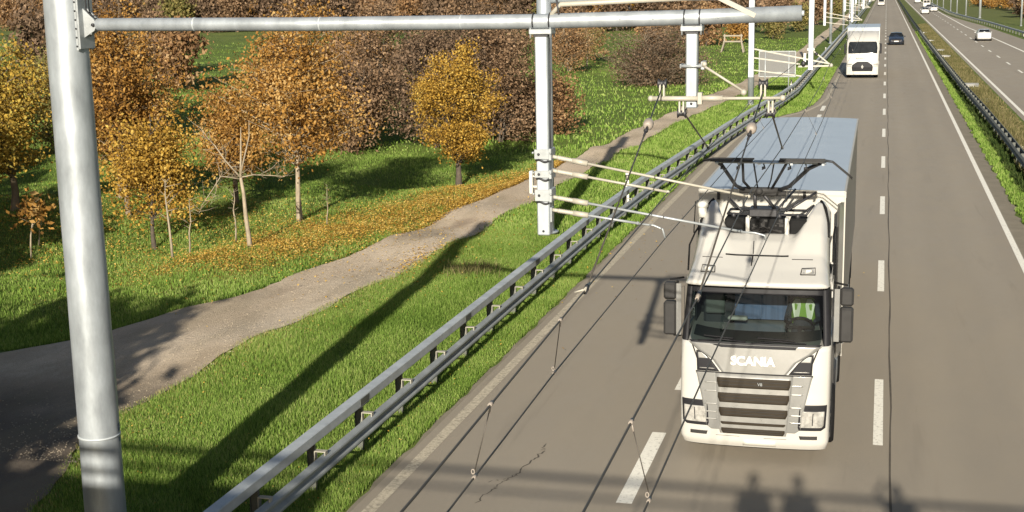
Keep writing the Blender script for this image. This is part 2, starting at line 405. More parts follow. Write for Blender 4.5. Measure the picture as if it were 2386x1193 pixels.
marks('opposite_lane_dashes', [(10.94, 11.12, 97+12*k, 101+12*k) for k in range(0, 60)], .008, M['line'])
M['tar'] = mat('tar_seam', (.075, .062, .045), .8, 0, .3, 4)
sb = MB(); rr = random.Random(5); P = []
for y in np.arange(14, 400, 1.2): w = .012+.008*rr.random(); x = .30+.012*math.sin(y*.8)+rr.uniform(-.006, .006); P.append([(x-w, y, .0075), (x+w, y, .0075)])
sb.grid(P, False); tag(sb.build('lane_seam', M['tar'], fix=False), kind='structure')
def crack(pts, w=.012, seed=1):
    rr = random.Random(seed); b = MB(); P = []; pts = [Vector((*p, 0)) for p in pts]
    for i in range(len(pts)-1):
        for k in range(8):
            q = pts[i].lerp(pts[i+1], k/8); P.append([(q.x-w*rr.uniform(.3, 1.2)+rr.uniform(-.04, .04), q.y+rr.uniform(-.03, .03), .0075)]); P[-1].append((P[-1][0][0]+w*2*rr.uniform(.4, 1.2), P[-1][0][1], .0075))
    b.grid(P, False); return tag(b.build('road_crack', M['tar'], fix=False), kind='structure')
crack([(-5.33, 21.6), (-5.28, 21.2), (-5.32, 20.7), (-5.42, 20.1), (-5.52, 19.7), (-5.62, 19.3), (-5.72, 18.6)], .014, 2)
crack([(-5.75, 19.6), (-5.55, 19.75), (-5.42, 20.0)], .009, 3)
crack([(-3.9, 52.0), (-5.2, 52.3), (-6.4, 52.1)], .01, 5)
for k in range(3):
    xx = random.Random(k).uniform(-6.8, -4.5); yy = 34+k*9.3; crack([(xx, yy), (xx+.25, yy+1.0), (xx+.1, yy+2.4)], .006, 20+k)

# ------------------------------------------------------------------ catenary masts over the slip lane
def reg_arm(parent, a, b, r=.017, ins=.32, hook=None, y=15.0):
    """registration tube from hanger a=(x,z) to end b=(x,z) with a ribbed insulator at its root"""
    A = Vector((a[0], y, a[1])); B = Vector((b[0], y, b[1])); d = (B-A).normalized()
    t = MB(); r = r*.85; t.tube([A+d*ins*.8, B], r, 8); t.ball(B, r*1.5, 8, 6)
    if hook: t.tube([Vector((p[0], y-.02, p[1])) for p in hook], r*.8, 8)
    o = t.build('registration_arm', M['white_cast'] if hook is None else M['galv_tube'], parent)
    s = MB(); L = ins; n = 9; prof = []
    for i in range(n*2+1):
        prof.append((.020 if i % 2 == 0 else .030, i/(n*2)*L*.55))
    pts = [A+d*(.05+h) for _, h in prof]; s.tube(pts, [q for q, _ in prof], 10)
    s.tube([A+d*(.05+L*.55), A+d*(L+.08)], .032, 10); s.tube([A-d*.02, A+d*.06], .022, 8)
    s.build('insulator', M['white_cast'], o)
    return o
def clamp(parent, x, y, z, w, d, hgt_, bolts=True):
    b = MB(); b.box(x-w/2-.018, x+w/2+.018, y-d/2-.02, y-d/2-.002, z-hgt_/2, z+hgt_/2, .004)
    b.box(x-w/2-.018, x+w/2+.018, y+d/2+.002, y+d/2+.02, z-hgt_/2, z+hgt_/2, .004)
    b.box(x+w/2+.003, x+w/2+.035, y-d/2-.03, y+d/2+.03, z-hgt_/2-.01, z+hgt_/2+.01, .004)
    for i in (-1, 1):
        b.tube([(x+i*(w/2+.028), y-d/2-.05, z+.02), (x+i*(w/2+.028), y+d/2+.05, z+.02)], .008, 6)
        b.ball((x+i*(w/2+.028), y-d/2-.045, z+.02), .014, 6, 4)
    o = b.build('bracket_clamp', M['galv_tube'], parent)
    k = MB(); P = []
    for i in range(9):
        u = i/8; P.append((x-w/2+w*u, y-d/2-.012-.02*math.sin(u*PI), z-hgt_/2-.015+.012*math.sin(u*2*PI)))
    k.tube(P, .011, 6); k.ball((x-w*.28, y-d/2-.022, z), .016, 8, 6); k.build('clamp_strap', M['dark_steel'], o)
    return o
def saddle(parent, x, y, z, up=True):
    """ring insulator sitting on (or hanging from) a crossbar"""
    s = 1 if up else -1
    b = MB(); b.box(x-.03, x-.012, y-.03, y+.03, min(z, z+s*.13), max(z, z+s*.13)); b.box(x+.012, x+.03, y-.03, y+.03, min(z, z+s*.13), max(z, z+s*.13))
    o = b.build('saddle', M['white_cast'], parent)
    c = MB(); c.lathe([(.02, -.05), (.055, -.045), (.03, -.02), (.03, .02), (.055, .045), (.02, .05)], (x, y, z+s*.14), 'x', 14); c.build('roller', M['dark_steel'], o)
    return o
def hanger(parent, x, y, w, d, ztop, zbot, cast=True):
    b = MB(); b.box(x-w/2, x+w/2, y-d/2, y+d/2, zbot, ztop, .012)
    o = b.build('hanging_post', M['galv'], parent)
    c = MB(); c.box(x-w/2-.055, x+w/2+.055, y-d/2-.035, y+d/2+.035, ztop-.045, ztop+.012, .006)
    for i in (-1, 1):
        for k in (-1, 1): c.tube([(x+i*(w/2+.04), y+k*(d/2+.02), ztop-.085), (x+i*(w/2+.04), y+k*(d/2+.02), ztop+.03)], .009, 6)
    c.build('head_plate', M['galv_tube'], o)
    u = MB()
    for i in (-1, 1):     # straps over the arm
        P = [(x+i*(w/2+.02), y-.095*math.cos(t), ztop+.09+.095*math.sin(t)) for t in np.linspace(-.6, PI+.6, 16)]
        u.tube(P, .008, 6)
    u.build('strap', M['dark_steel'], o)
    k = MB(); k.box(x-w/2-.006, x+w/2+.006, y-d/2-.008, y+d/2+.008, ztop-.072, ztop-.045); k.build('gasket', M['dark_steel'], o)
    f = MB(); f.lathe([(.014, -.004), (.014, .004)], (x, y-d/2-.003, zbot+.05), 'y', 10); f.build('bolt', M['dark_steel'], o)
    return o

def mast_near():
    Y = 15.0; X = -9.62; zg = float(hgt(X, Y))
    t = empty('catenary_mast', (0, 0, 0), 0, 'tall thick galvanised steel mast nearest the camera, carrying the long arm over the slip lane', 'mast', 'masts along the slip lane and kerb')
    b = MB(); P = []
    zs = np.linspace(zg-.2, 9.6, 70)
    for z in zs:
        rad = .262-.0022*(z-1); ring = []
        for k in range(40):
            a = 2*PI*k/40; q = rad+.0022*math.sin(3*a+z*1.3)*math.sin(z*2.1)
            ring.append((X+q*math.cos(a)-.008*(z-4)/4, Y+q*math.sin(a), z))
        P.append(ring)
    b.grid(P, True, True); b.build('pole', M['galv'], t)
    c = MB(); c.lathe([(.268, -.012), (.268, .012)], (X+.003, Y, 2.02), 'z', 40); c.build('weld_band', M['rail'], t)
    f = MB(); f.lathe([(.45, 0), (.45, .04)], (X+.02, Y, zg+.02), 'z', 24)
    for k in range(8): a = k*PI/4; f.tube([(X+.02+.38*math.cos(a), Y+.38*math.sin(a), zg+.03), (X+.02+.38*math.cos(a), Y+.38*math.sin(a), zg+.12)], .02, 6)
    f.build('base_plate', M['galv'], t)
    # joint plate on the mast: flanges with rows of bolts, lugs to the arm
    j = MB(); xr = X+.248
    j.box(xr-.03, xr+.0, Y-.17, Y-.11, 6.92, 7.86, .004); j.box(xr-.03, xr+.0, Y+.11, Y+.17, 6.92, 7.86, .004)
    j.box(xr-.0, xr+.022, Y-.16, Y+.16, 6.94, 7.84)
    for zz in (7.12, 7.34): j.box(xr+.02, xr+.115, Y-.05, Y-.03, zz-.012, zz+.012)
    j.prism([(xr+.02, 7.07), (xr+.02, 7.42), (xr+.16, 7.29), (xr+.20, 7.22), (xr+.16, 7.15)], 'y', Y-.06, Y-.035)
    j.prism([(xr+.02, 7.07), (xr+.02, 7.42), (xr+.16, 7.29), (xr+.20, 7.22), (xr+.16, 7.15)], 'y', Y+.035, Y+.06)
    jo = j.build('arm_bracket', M['galv_tube'], t)
    bl = MB()
    for i in range(9): bl.lathe([(.011, -.01), (.011, .01)], (xr-.014, Y-.172, 6.97+i*.105), 'y', 8)
    bl.lathe([(.02, -.04), (.02, .04)], (xr+.155, Y-.045, 7.22), 'y', 10)
    bl.build('bolt', M['dark_steel'], jo)
    cb = MB(); cb.tube([(xr+.05, Y-.03, 7.9), (xr+.06, Y-.04, 7.4), (xr+.12, Y-.05, 7.33), (xr+.22, Y-.07, 7.325)], .009, 6)
    cb.tube([(xr+.07, Y, 7.9), (xr+.075, Y, 7.36)], .007, 6); cb.build('cable', M['black'], t)
    a = MB(); P = [(xr+.15, Y, 7.222), (xr+.19, Y, 7.222), (-6.5, Y, 7.195), (-3.8, Y, 7.192), (-2.0, Y, 7.215), (-.852, Y, 7.243)]
    a.tube(P, [.05, .077, .079, .082, .082, .083], 28); ao = a.build('arm', M['galv'], t)
    s = MB()
    for xx in (-7.9, -6.3, -4.6): s.lathe([(.0835, -.006), (.0835, .006)], (xx, Y, 7.195+(.015 if xx < -7 else 0)), 'x', 24)
    for xx in (-2.78, -2.42, -1.72): s.lathe([(.010, -.005), (.010, .005)], (xx, Y-.082, 7.21), 'y', 8)
    s.lathe([(.03, -.02), (.03, .012)], (-.84, Y, 7.243), 'x', 10)
    s.build('arm_seam', M['rail'], ao)
    # upper frame bolted to the hanger head
    h = MB(); h.tube([(-3.60, Y-.02, 7.22), (-3.45, Y-.02, 7.375), (-1.72, Y-.02, 7.43)], .028, 10); h.bar((-1.78, Y-.03, 7.45), (-1.33, Y-.05, 7.225), .075, .05)
    h.build('upper_brace', M['white_cast'], t)
    h2 = MB(); h2.tube([(-2.72, Y+.1, 7.35), (-2.70, Y+.1, 7.30)], .012, 6); h2.tube([(-3.45, Y-.03, 7.12), (-3.50, Y-.05, 7.5)], .012, 8); h2.build('cable_clip', M['dark_steel'], t)
    # long hanger with four registration arms
    hp = hanger(t, -3.668, Y, .145, .15, 7.10, 4.80)
    for z, hh in ((5.725, .11), (5.50, .08), (5.26, .13)): clamp(t, -3.668, Y, z, .145, .15, hh)
    bx = MB(); bx.box(-3.835, -3.795, Y-.05, Y+.03, 5.27, 5.53, .006); bx.box(-3.80, -3.73, Y-.02, Y+.02, 5.34, 5.36); bx.box(-3.80, -3.73, Y-.02, Y+.02, 5.46, 5.48)
    bx.build('junction_box', M['white_plate'], t)
    pl = MB(); pl.box(-3.595, -3.575, Y-.05, Y+.05, 4.95, 5.12, .004); pl.build('arm_plate', M['galv_tube'], t)
    cbl = MB(); cbl.tube([(-3.575, Y-.04, 7.05), (-3.57, Y-.05, 6.6), (-3.58, Y-.05, 6.0), (-3.572, Y-.06, 5.75)], .007, 6); cbl.build('cable', M['dark_steel'], t)
    reg_arm(t, (-3.56, 5.690), (-1.38, 5.283)); reg_arm(t, (-3.56, 5.532), (-2.265, 5.315))
    reg_arm(t, (-3.56, 5.232), (-1.46, 4.893), hook=[(-1.46, 4.893), (-1.30, 4.885), (-1.20, 4.86), (-1.185, 4.81)])
    reg_arm(t, (-3.56, 5.083), (-2.60, 4.955), hook=[(-2.60, 4.955), (-2.42, 4.94), (-2.32, 4.90), (-2.292, 4.80)])
    # short hanger with crossbar
    hanger(t, -2.004, Y, .125, .13, 7.115, 6.245)
    cr = MB(); cr.tube([(-2.44, Y-.09, 6.352), (-1.88, Y-.09, 6.352)], .027, 12); cr.tube([(-1.88, Y-.09, 6.352), (-1.03, Y-.09, 6.36)], .017, 10)
    cr.ball((-2.44, Y-.09, 6.352), .034, 10, 6); cr.ball((-1.03, Y-.09, 6.36), .034, 10, 6)
    cr.tube([(-1.92, Y-.09, 6.355), (-1.66, Y-.09, 6.355)], .031, 12); cr.box(-1.93, -1.88, Y-.13, Y-.05, 6.29, 6.42, .006)
    cr.build('crossbar', M['white_cast'], t)
    rg = MB(); rg.tube([(-2.12, Y-.09, 6.70), (-1.86, Y-.09, 6.70)], .016, 8); rg.tube([(-2.12, Y+.09, 6.70), (-1.86, Y+.09, 6.70)], .016, 8)
    rg.box(-2.125, -2.11, Y-.09, Y+.09, 6.68, 6.72); rg.box(-1.90, -1.86, Y-.1, Y+.1, 6.66, 6.75, .006); rg.build('brace_clamp', M['galv_tube'], t)
    br = MB(); br.tube([(-1.88, Y-.10, 6.71), (-1.44, Y-.10, 6.43)], .014, 8); br.ball((-1.44, Y-.10, 6.42), .035, 10, 6); br.ball((-1.86, Y-.10, 6.72), .03, 8, 6); br.build('brace', M['white_cast'], t)
    for x in (-2.316, -1.234): saddle(t, x, Y-.09, 6.375)
    for x in (-2.109, -1.155): saddle(t, x, Y-.05, 6.33, False)
    st = MB(); 
    for z0, z1 in ((1.93, 1.99), (2.07, 2.17)):
        P0 = []
        for k in range(7): a = .12+k*.075; P0.append([(X+.266*math.cos(a), Y+.266*math.sin(a), z0), (X+.266*math.cos(a), Y+.266*math.sin(a), z1)])
        st.grid(P0, True)
    so_ = st.build('number_plate', M['blue'], t)
    return t

def text_mesh(s, size, depth, mat_, parent, loc, rot=(R(90), 0, 0), name='lettering', bold=0.0, sx=1.0):
    cu = bpy.data.curves.new(name, 'FONT'); cu.body = s; cu.size = size; cu.extrude = depth; cu.align_x = 'CENTER'; cu.align_y = 'CENTER'; cu.offset = bold
    tmp = bpy.data.objects.new(name, cu); COL.objects.link(tmp)
    me = bpy.data.meshes.new_from_object(tmp); bpy.data.objects.remove(tmp); me.name = name
    o = bpy.data.objects.new(name, me); COL.objects.link(o); me.materials.clear(); me.materials.append(mat_)
    o.location = loc; o.rotation_euler = rot; o.scale = (sx, 1, 1); o.parent = parent
    return o
nm = mast_near()
np_ = [c for c in nm.children if c.name.startswith('number_plate')][0]
text_mesh('6', .05, .001, M['white_plate'], np_, (-9.62+.268*math.cos(.3), 15+.268*math.sin(.3), 2.12), (R(90), 0, R(90)+.3), 'numeral')

def mast_far(Y, X, label, zbot=4.95, lod=1):
    """the further masts: pole, arm, two hangers with their registration arms"""
    zg = float(hgt(X, Y)) if X < -9 else 0.0
    n = 20 if Y < 100 else 10; r = .235 if Y < 60 else .20
    t = empty('catenary_mast', (X, Y, zg), 0, label, 'mast', 'masts along the slip lane and kerb')
    b = MB(); b.tube([(0, 0, -.1), (0, 0, 5), (0, 0, 9.4)], [r, r*.95, r*.88], n); b.lathe([(r*1.5, 0), (r*1.5, .05)], (0, 0, 0), 'z', n); b.build('pole', M['galv'], t)
    xa = -2.0-X; a = MB(); a.tube([(r*.8, 0, 7.2-zg), (xa+1.1, 0, 7.22-zg)], .083, 12 if Y < 100 else 8); a.build('arm', M['galv'], t)
    x1 = -3.66-X; x2 = -2.0-X; z = -zg
    h = MB(); h.box(x1-.08, x1+.08, -.08, .08, zbot+z, 7.12+z, .01 if Y < 100 else 0); h.build('hanging_post', M['galv'], t)
    h = MB(); h.box(x2-.07, x2+.07, -.07, .07, zbot+.2+z, 7.12+z, .01 if Y < 100 else 0); h.build('hanging_post', M['galv'], t)
    c = MB(); c.bar((x1+.08, 0, 5.75+z), (-1.45-X, 0, 5.32+z), .04); c.bar((x1+.08, 0, 5.5+z), (-2.3-X, 0, 5.32+z), .04); c.bar((x1+.08, 0, 5.15+z), (-2.25-X, 0, 4.98+z), .035); c.bar((x2-.35, 0, 5.25+z), (x2+.55, 0, 5.27+z), .045)
    c.bar((x2+.07, 0, 5.68+z), (x2+.56, 0, 5.28+z), .035); c.ball((x2+.56, 0, 5.28+z), .06, 8, 6)
    c.build('registration_arms', M['white_cast'], t)
    d = MB(); d.ball((x2-.2, -.03, 5.33+z), .07, 8, 6, (1, 1, 1.3)); d.ball((x2+.15, -.05, 5.6+z), .05, 8, 6); d.build('insulator', M['dark_steel'], t)
    e = MB(); e.box(x2-.2, x2-.13, -.05, .03, 5.38+z, 5.62+z, .0); e.box(x2-.1, x2+.1, -.1, .1, 5.70+z, 5.76+z); e.build('junction_box', M['white_plate'], t)
    return t
mlab = ['second galvanised mast standing behind the rail, its foot showing below the four-armed hanger',
        'third mast behind the guardrail bend, beside the back of the road sign']
ordn = ['fourth', 'fifth', 'sixth', 'seventh', 'eighth', 'ninth', 'tenth', 'eleventh', 'twelfth', 'thirteenth', 'fourteenth']
for i, (Y, X) in enumerate([(40, -9.72), (89, -8.15), (133, -6.75), (182, -6.7), (223, -6.3), (258, -6.2), (300, -6.2), (342, -6.2), (384, -6.2), (426, -6.2), (470, -6.2), (520, -6.2), (570, -6.2)]):
    lab = mlab[i] if i < 2 else ordn[i-2]+' mast counted away from the camera along the truck lane, pale and slim'
    mast_far(Y, X, lab)

# masts beside the far carriageway
for i, (Y, X) in enumerate([(245, 21.7), (299, 18.5), (326, 17.2), (350, 16.4), (377, 16.1), (420, 15.9), (470, 15.9), (520, 15.9)]):
    r = .16 if i != 1 else .26
    t = empty('roadside_mast', (X, Y, 0), 0, ['lone pale mast on grass beyond the far carriageway, behind two white marker posts',
        'thickest pale mast beyond the far carriageway, in front of the orange bushes', 'slim mast just left of the thickest one beyond the far carriageway',
        'second slim mast left of the thickest one beyond the far carriageway', 'third slim mast left of the thickest one beyond the far carriageway',
        'fourth slim mast left of the thickest one beyond the far carriageway', 'fifth slim mast left of the thickest one beyond the far carriageway', 'farthest slim mast beyond the far carriageway'][i], 'mast', 'masts beyond the far carriageway')
    b = MB(); b.tube([(0, 0, -.3), (0, 0, 9.5)], [r, r*.85], 10); b.lathe([(r*1.5, 0), (r*1.5, .06)], (0, 0, 0), 'z', 10); b.build('pole', M['galv_tube'], t)
    c = MB(); c.tube([(0, 0, 7.2), (-5.2, 0, 7.25)], .08, 8); c.build('arm', M['galv_tube'], t)
    d = MB(); d.box(-3.2, -3.06, -.07, .07, 5.1, 7.15); d.build('hanging_post', M['galv_tube'], t)

# ------------------------------------------------------------------ wires
def sag_line(a, b, sag, n=24):
    a = Vector(a); b = Vector(b); return [a.lerp(b, i/n)-Vector((0, 0, sag*4*(i/n)*(1-i/n))) for i in range(n+1)]
def wire(name, pts, r, lab, cat, drop=None, dlab=None):
    b = MB(); P = [pts[0]]
    for i in range(len(pts)-1):
        L = (Vector(pts[i+1])-Vector(pts[i])).length; P += sag_line(pts[i], pts[i+1], min(.16, L*L/26000), max(2, int(L/3)))[1:]
    b.tube(P, r, 6); o = b.build(name, M['wire'], fix=False); tag(o, lab, cat, 'overhead wires of the truck lane'); return o
yy = [40, 89, 133, 182, 223, 258, 300, 342, 384, 426]
ML = [(-1.74, -30, 5.36), (-1.86, 0, 5.33), (-1.985, 5.6, 5.31), (-2.135, 10.02, 5.30), (-2.262, 15, 5.31), (-2.36, 19.4, 5.30), (-2.42, 30, 5.42)]+[(-2.3, y, 5.42) for y in yy]
MR = [(-.9, -30, 5.36), (-1.08, 0, 5.33), (-1.195, 5.0, 5.31), (-1.272, 9.93, 5.295), (-1.39, 15, 5.285), (-1.34, 19.5, 5.30), (-1.31, 30, 5.38)]+[(-1.45, y, 5.38) for y in yy]
CL_ = [(-1.98, -30, 4.95), (-2.05, 0, 4.93), (-2.108, 6.4, 4.90), (-2.172, 9.1, 4.895), (-2.292, 15, 4.795), (-2.22, 21.8, 4.86), (-2.12, 27.3, 4.91)]+[(-2.25, y, 4.95) for y in yy]
CR_ = [(-.98, -30, 4.95), (-1.06, 0, 4.93), (-1.12, 6.6, 4.90), (-1.14, 9.5, 4.89), (-1.185, 15, 4.80), (-1.145, 21.85, 4.86), (-1.13, 27.35, 4.91)]+[(-1.2, y, 4.95) for y in yy]
wl = wire('messenger_wire', ML, .0070, 'upper wire of the pair over the empty lane, at the shorter upper arm tip', 'overhead wire')
wr = wire('messenger_wire', MR, .0070, 'upper wire crossing the windscreen to the tip of the longest registration arm', 'overhead wire')
cl = wire('contact_wire', CL_, .0062, 'lower wire of the pair over the empty lane, held by the curved white hook', 'overhead wire')
cr = wire('contact_wire', CR_, .0062, 'lower contact wire running across the grille of the large white truck', 'overhead wire')
def at_y(P, y):
    for a, b in zip(P, P[1:]):
        if a[1] <= y <= b[1]: t = (y-a[1])/(b[1]-a[1]); return Vector([a[i]+(b[i]-a[i])*t for i in range(3)])
def dropper(Pm, Pc, ym, yc, par):
    a = at_y(Pm, ym); b = at_y(Pc, yc); m = MB(); m.tube([a, b+Vector((0, 0, .03))], .0032, 5)
    o = m.build('dropper', M['wire'], par)
    c = MB()
    c.tube([a+Vector((0, -.03, .003)), a+Vector((0, .03, .003))], .012, 6); c.tube([a, a+(b-a)*.12], .006, 6)
    c.tube([b+Vector((0, -.03, .0)), b+Vector((0, .03, 0))], .010, 6)
    P = [b+Vector((-.010+.009*math.cos(t), 0, .028+.014*math.sin(t))) for t in np.linspace(0, 2*PI, 9)]; c.tube(P, .0035, 5, False)
    c.build('dropper_clamp', M['ins'], o)
for ym, yc in ((7.0, 6.95), (9.0, 9.1), (26, 26.1), (34, 34)): dropper(ML, CL_, ym, yc, wl)
for ym, yc in ((6.85, 6.80), (25, 25.2), (33, 33)): dropper(MR, CR_, ym, yc, wr)
for y in range(48, 86, 8): dropper(ML, CL_, y, y, wl); dropper(MR, CR_, y, y, wr)

def bridle(a, b, ins_at, lab, dark=False):
    a = Vector(a); b = Vector(b); t = empty('suspension_rope', tuple(a), 0, lab, 'rope', 'suspension ropes of the crossbar')
    m = MB(); m.tube([(0, 0, 0), b-a], .008 if not dark else .011, 6); m.build('rope', M['wire'], t)
    d = (b-a).normalized(); q = (b-a)*ins_at
    s = MB()
    if not dark:
        s.tube([q-d*.075, q-d*.07, q-d*.03, q+d*.0, q+d*.04, q+d*.07, q+d*.075], [.02, .045, .052, .054, .052, .04, .02], 12)
    else:
        s.tube([q-d*.05, q-d*.04, q, q+d*.04, q+d*.05], [.02, .05, .055, .05, .02], 12)
    s.build('insulator', M['ins'], t)
    c = MB(); c.tube([q+d*.09, q+d*.34], .013, 6); c.ball(q+d*.2, .024, 8, 6); c.tube([b-a-d*.05, b-a+d*.06], .02, 6); c.ball(b-a, .022, 8, 6)
    if dark: c.tube([q+d*.06, q+d*.3], .02, 8)
    c.build('turnbuckle', M['dark_steel'], t)
bridle((-2.316, 14.9, 6.47), (-2.135, 10.02, 5.30), .24, 'left rope slanting down towards the camera with a pale round insulator, over the meadow')
bridle((-1.234, 14.9, 6.43), (-1.272, 9.93, 5.295), .24, 'rope slanting down towards the camera over the truck roof, with a pale round insulator')
bridle((-2.109, 14.98, 6.22), (-2.36, 19.4, 5.30), .02, 'dark rod running from under the left of the crossbar down to the left wire', True)
bridle((-1.155, 14.98, 6.22), (-1.34, 19.5, 5.30), .02, 'dark rod from under the right of the crossbar to the wire above the trailer roof', True)
# cross-tie stub on the left wire
b = MB(); q = Vector((-2.135, 10.02, 5.30)); b.tube([q+Vector((0, -.08, 0)), q+Vector((0, .12, .02))], .013, 6); b.tube([q, q+Vector((-.09, .0, -.03))], .008, 5)
tag(b.build('wire_clamp', M['white_cast']), 'pale clamp joining the slanting rope to the left upper wire', 'clamp')
b = MB(); q = Vector((-1.272, 9.93, 5.295)); b.tube([q+Vector((0, -.08, 0)), q+Vector((0, .14, .02))], .014, 6); b.ball(q, .022, 8, 6)
tag(b.build('wire_clamp', M['ins']), 'pale clamp joining the slanting rope to the wire in front of the windscreen', 'clamp')

# ------------------------------------------------------------------ guardrails
WP = [(0, .425), (.012, .43), (.075, .475), (.082, .50), (.075, .525), (.02, .565), (.012, .585), (.02, .605), (.075, .645), (.082, .67), (.075, .695), (.012, .74), (0, .745),
      (-.008, .74), (.004, .735), (.066, .692), (.073, .67), (.066, .648), (.010, .608), (.003, .585), (.010, .562), (.066, .522), (.073, .50), (.066, .478), (.004, .437), (-.008, .432)]
def sweep(prof, fx, ys, side=1):
    P = []
    for y in ys: x = fx(y); P.append([(x+side*px, y, pz) for px, pz in prof])
    b = MB(); b.grid(P, False, True); n = len(prof)
    b.add(P[0], [tuple(range(n))]); b.add(P[-1], [tuple(range(n))]); return b
def rail_y(a, b): return [y for y in list(np.arange(a, min(b, 110), 1.0))+list(np.arange(110, b, 6.0)) if a <= y <= b]+[b]
g1 = empty('guardrail', (0, 0, 0), 0, 'grey steel guardrail with box beam over a corrugated rail, along the slip lane', 'guardrail')
sweep([(a, z-.12) for a, z in WP], lambda y: rail_x(y)-.13, rail_y(-12, 620)).build('lower_rail', M['rail_low'], g1)
BX = [(-.085, .785), (-.095, .80), (-.095, .935), (-.08, .95), (.08, .95), (.095, .935), (.095, .80), (.085, .785)]
sweep(BX, lambda y: rail_x(y)-.33, rail_y(-12, 620)).build('box_beam', M['rail'], g1)
jm = MB()
for y in np.arange(14.7, 110, 6.0):
    x = rail_x(y)-.33; jm.box(x-.1, x+.1, y-.22, y+.22, .780, .784); jm.box(x+.096, x+.101, y-.2, y+.2, .81, .92)
jm.build('beam_splice', M['rail_shaded'], g1)
pm = MB(); pm.box(-.06, .06, -.004, .004, 0, .79); pm.box(-.064, -.056, -.03, .03, 0, .79); pm.box(.056, .064, -.03, .03, 0, .79)
post0 = pm.build('post', M['rail_shaded'], g1)
bm_ = MB()
for k in (-1, 1): pass
bm_.box(.064, .250, -.05, .05, .655, .668); bm_.box(.064, .076, -.0495, .0495, .40, .655); bm_.box(.235, .247, -.0495, .0495, .58, .655); bm_.box(.076, .235, -.0495, .0495, .40, .412)
br0 = bm_.build('spacer_bracket', M['white_cast'], post0)
ypos = [16.66+2*k for k in range(-2, 98)]
for i, y in enumerate(ypos):
    o = post0 if i == 0 else copy_tree(post0, g1)
    o.location = (rail_x(y)-.335, y, 0); o.rotation_euler = (0, 0, math.atan2(-(rail_x(y+1)-rail_x(y-1))/2, 1))
# median barrier
def med_x(Y): return interp(Y, [(-60, 5.36), (56, 5.33), (66, 5.33), (79, 5.25), (98, 5.06), (124, 4.93), (182, 4.72), (267, 4.6), (1500, 4.6)])
g2 = empty('guardrail', (0, 0, 0), 0, 'dark steel guardrail in the grass median between the carriageways', 'guardrail')
sweep(WP, lambda y: med_x(y)+.02, rail_y(-10, 620), -1).build('rail', M['rail_shaded'], g2)
sweep(WP, lambda y: med_x(y)+.22, rail_y(-10, 620), 1).build('rail', M['rail_shaded'], g2)
pm = MB(); pm.box(.06, .18, -.03, .03, 0, .74); pm.bar((.02, 0, .6), (.22, 0, .6), .08, .02); p0 = pm.build('post', M['rail_shaded'], g2)
for i in range(98):
    o = p0 if i == 0 else copy_tree(p0, g2); y = 14+2*i; o.location = (med_x(y), y, 0)
g3 = empty('guardrail', (0, 0, 0), 0, 'grey guardrail beyond the far carriageway, curving around its lay-by', 'guardrail')
sweep(WP, lambda y: opp_right(y)+.9, rail_y(100, 620), -1).build('rail', M['rail'], g3)
pm = MB(); pm.box(-.05, .07, -.03, .03, 0, .74); p0 = pm.build('post', M['rail_shaded'], g3)
for i in range(90):
    o = p0 if i == 0 else copy_tree(p0, g3); y = 120+4*i; o.location = (opp_right(y)+.98, y, 0)
# delineator posts
def delineator(x, y, lab, h=.95):
    z = float(hgt(x, y)); t = empty('delineator_post', (x, y, z), 0, lab, 'road marker', 'white roadside marker posts')
    b = MB(); b.prism([(-.06, -.045), (.06, -.045), (.02, .05), (-.02, .05)], 'z', 0, h); b.build('post', M['white_plate'], t)
    c = MB(); c.prism([(-.063, -.048), (.063, -.048), (.02, .053), (-.02, .053)], 'z', h-.28, h-.10); c.build('black_band', M['black'], t)
    d = MB(); d.box(-.02, .02, -.052, -.048, h-.26, h-.13); d.build('reflector', M['white_cast'], t)
delineator(-8.62, 47.6, 'white marker post behind the guardrail next to the slip lane, nearest of the markers', 1.15)
delineator(-6.25, 99.0, 'white marker post at the guardrail bend near the far truck')
delineator(-5.95, 149, 'white marker post left of the far white truck on the grass')
delineator(18.1, 199, 'white marker post beyond the far guardrail, left of the lone mast')
delineator(18.3, 173, 'white marker post beyond the far guardrail, nearer the right edge')
# back of a large road sign on two legs
t = empty('road_sign', (-7.15, 98, 0), R(-4), 'grey back of a large road sign on two legs behind the guardrail bend', 'sign')
b = MB(); b.box(-1.25, 1.2, -.02, .02, 1.25, 2.95, .006); b.build('panel', mat('sign_back', (.13, .13, .125), .6, .1, .08, 2), t)
b = MB(); b.box(-1.27, 1.22, -.035, -.005, 1.20, 1.25); b.box(-1.27, 1.22, -.035, -.005, 2.95, 3.0); b.box(-1.30, -1.25, -.035, -.005, 1.2, 3.0); b.box(1.2, 1.25, -.035, -.005, 1.2, 3.0)
b.build('frame', M['galv_tube'], t)
for x in (-.85, .78): b = MB(); b.tube([(x, -.06, -.1), (x, -.06, 2.95)], .045, 8); b.build('leg', M['galv_tube'], t)
b = MB(); b.tube([(-1.2, -.05, 1.55), (1.2, -.05, 1.5)], .03, 6); b.build('stiffener', M['galv_tube'], t)
# timber frame on the meadow
M['timber'] = mat('pale_timber', (.24, .21, .16), .8, 0, .2, 6, stretch=(1, 1, .2))
t = empty('timber_frame', (-16.8, 160.5, float(hgt(-16.8, 160.5))), 0, 'pale timber frame with splayed legs and two crossbars, on the meadow', 'wooden frame')
for x in (-1, 1):
    for y in (-.8, .8): b = MB(); b.bar((x*1.25, y, 0), (x*.95, y*.2, 1.25), .14); b.build('leg', M['timber'], t)
    b = MB(); b.bar((x*.95, 0, 1.1), (x*.95, 0, 2.1), .15); b.build('upright', M['timber'], t)
for z in (1.25, 1.9): b = MB(); b.bar((-1.1, 0, z), (1.1, 0, z), .16); b.build('crossbar', M['timber'], t)
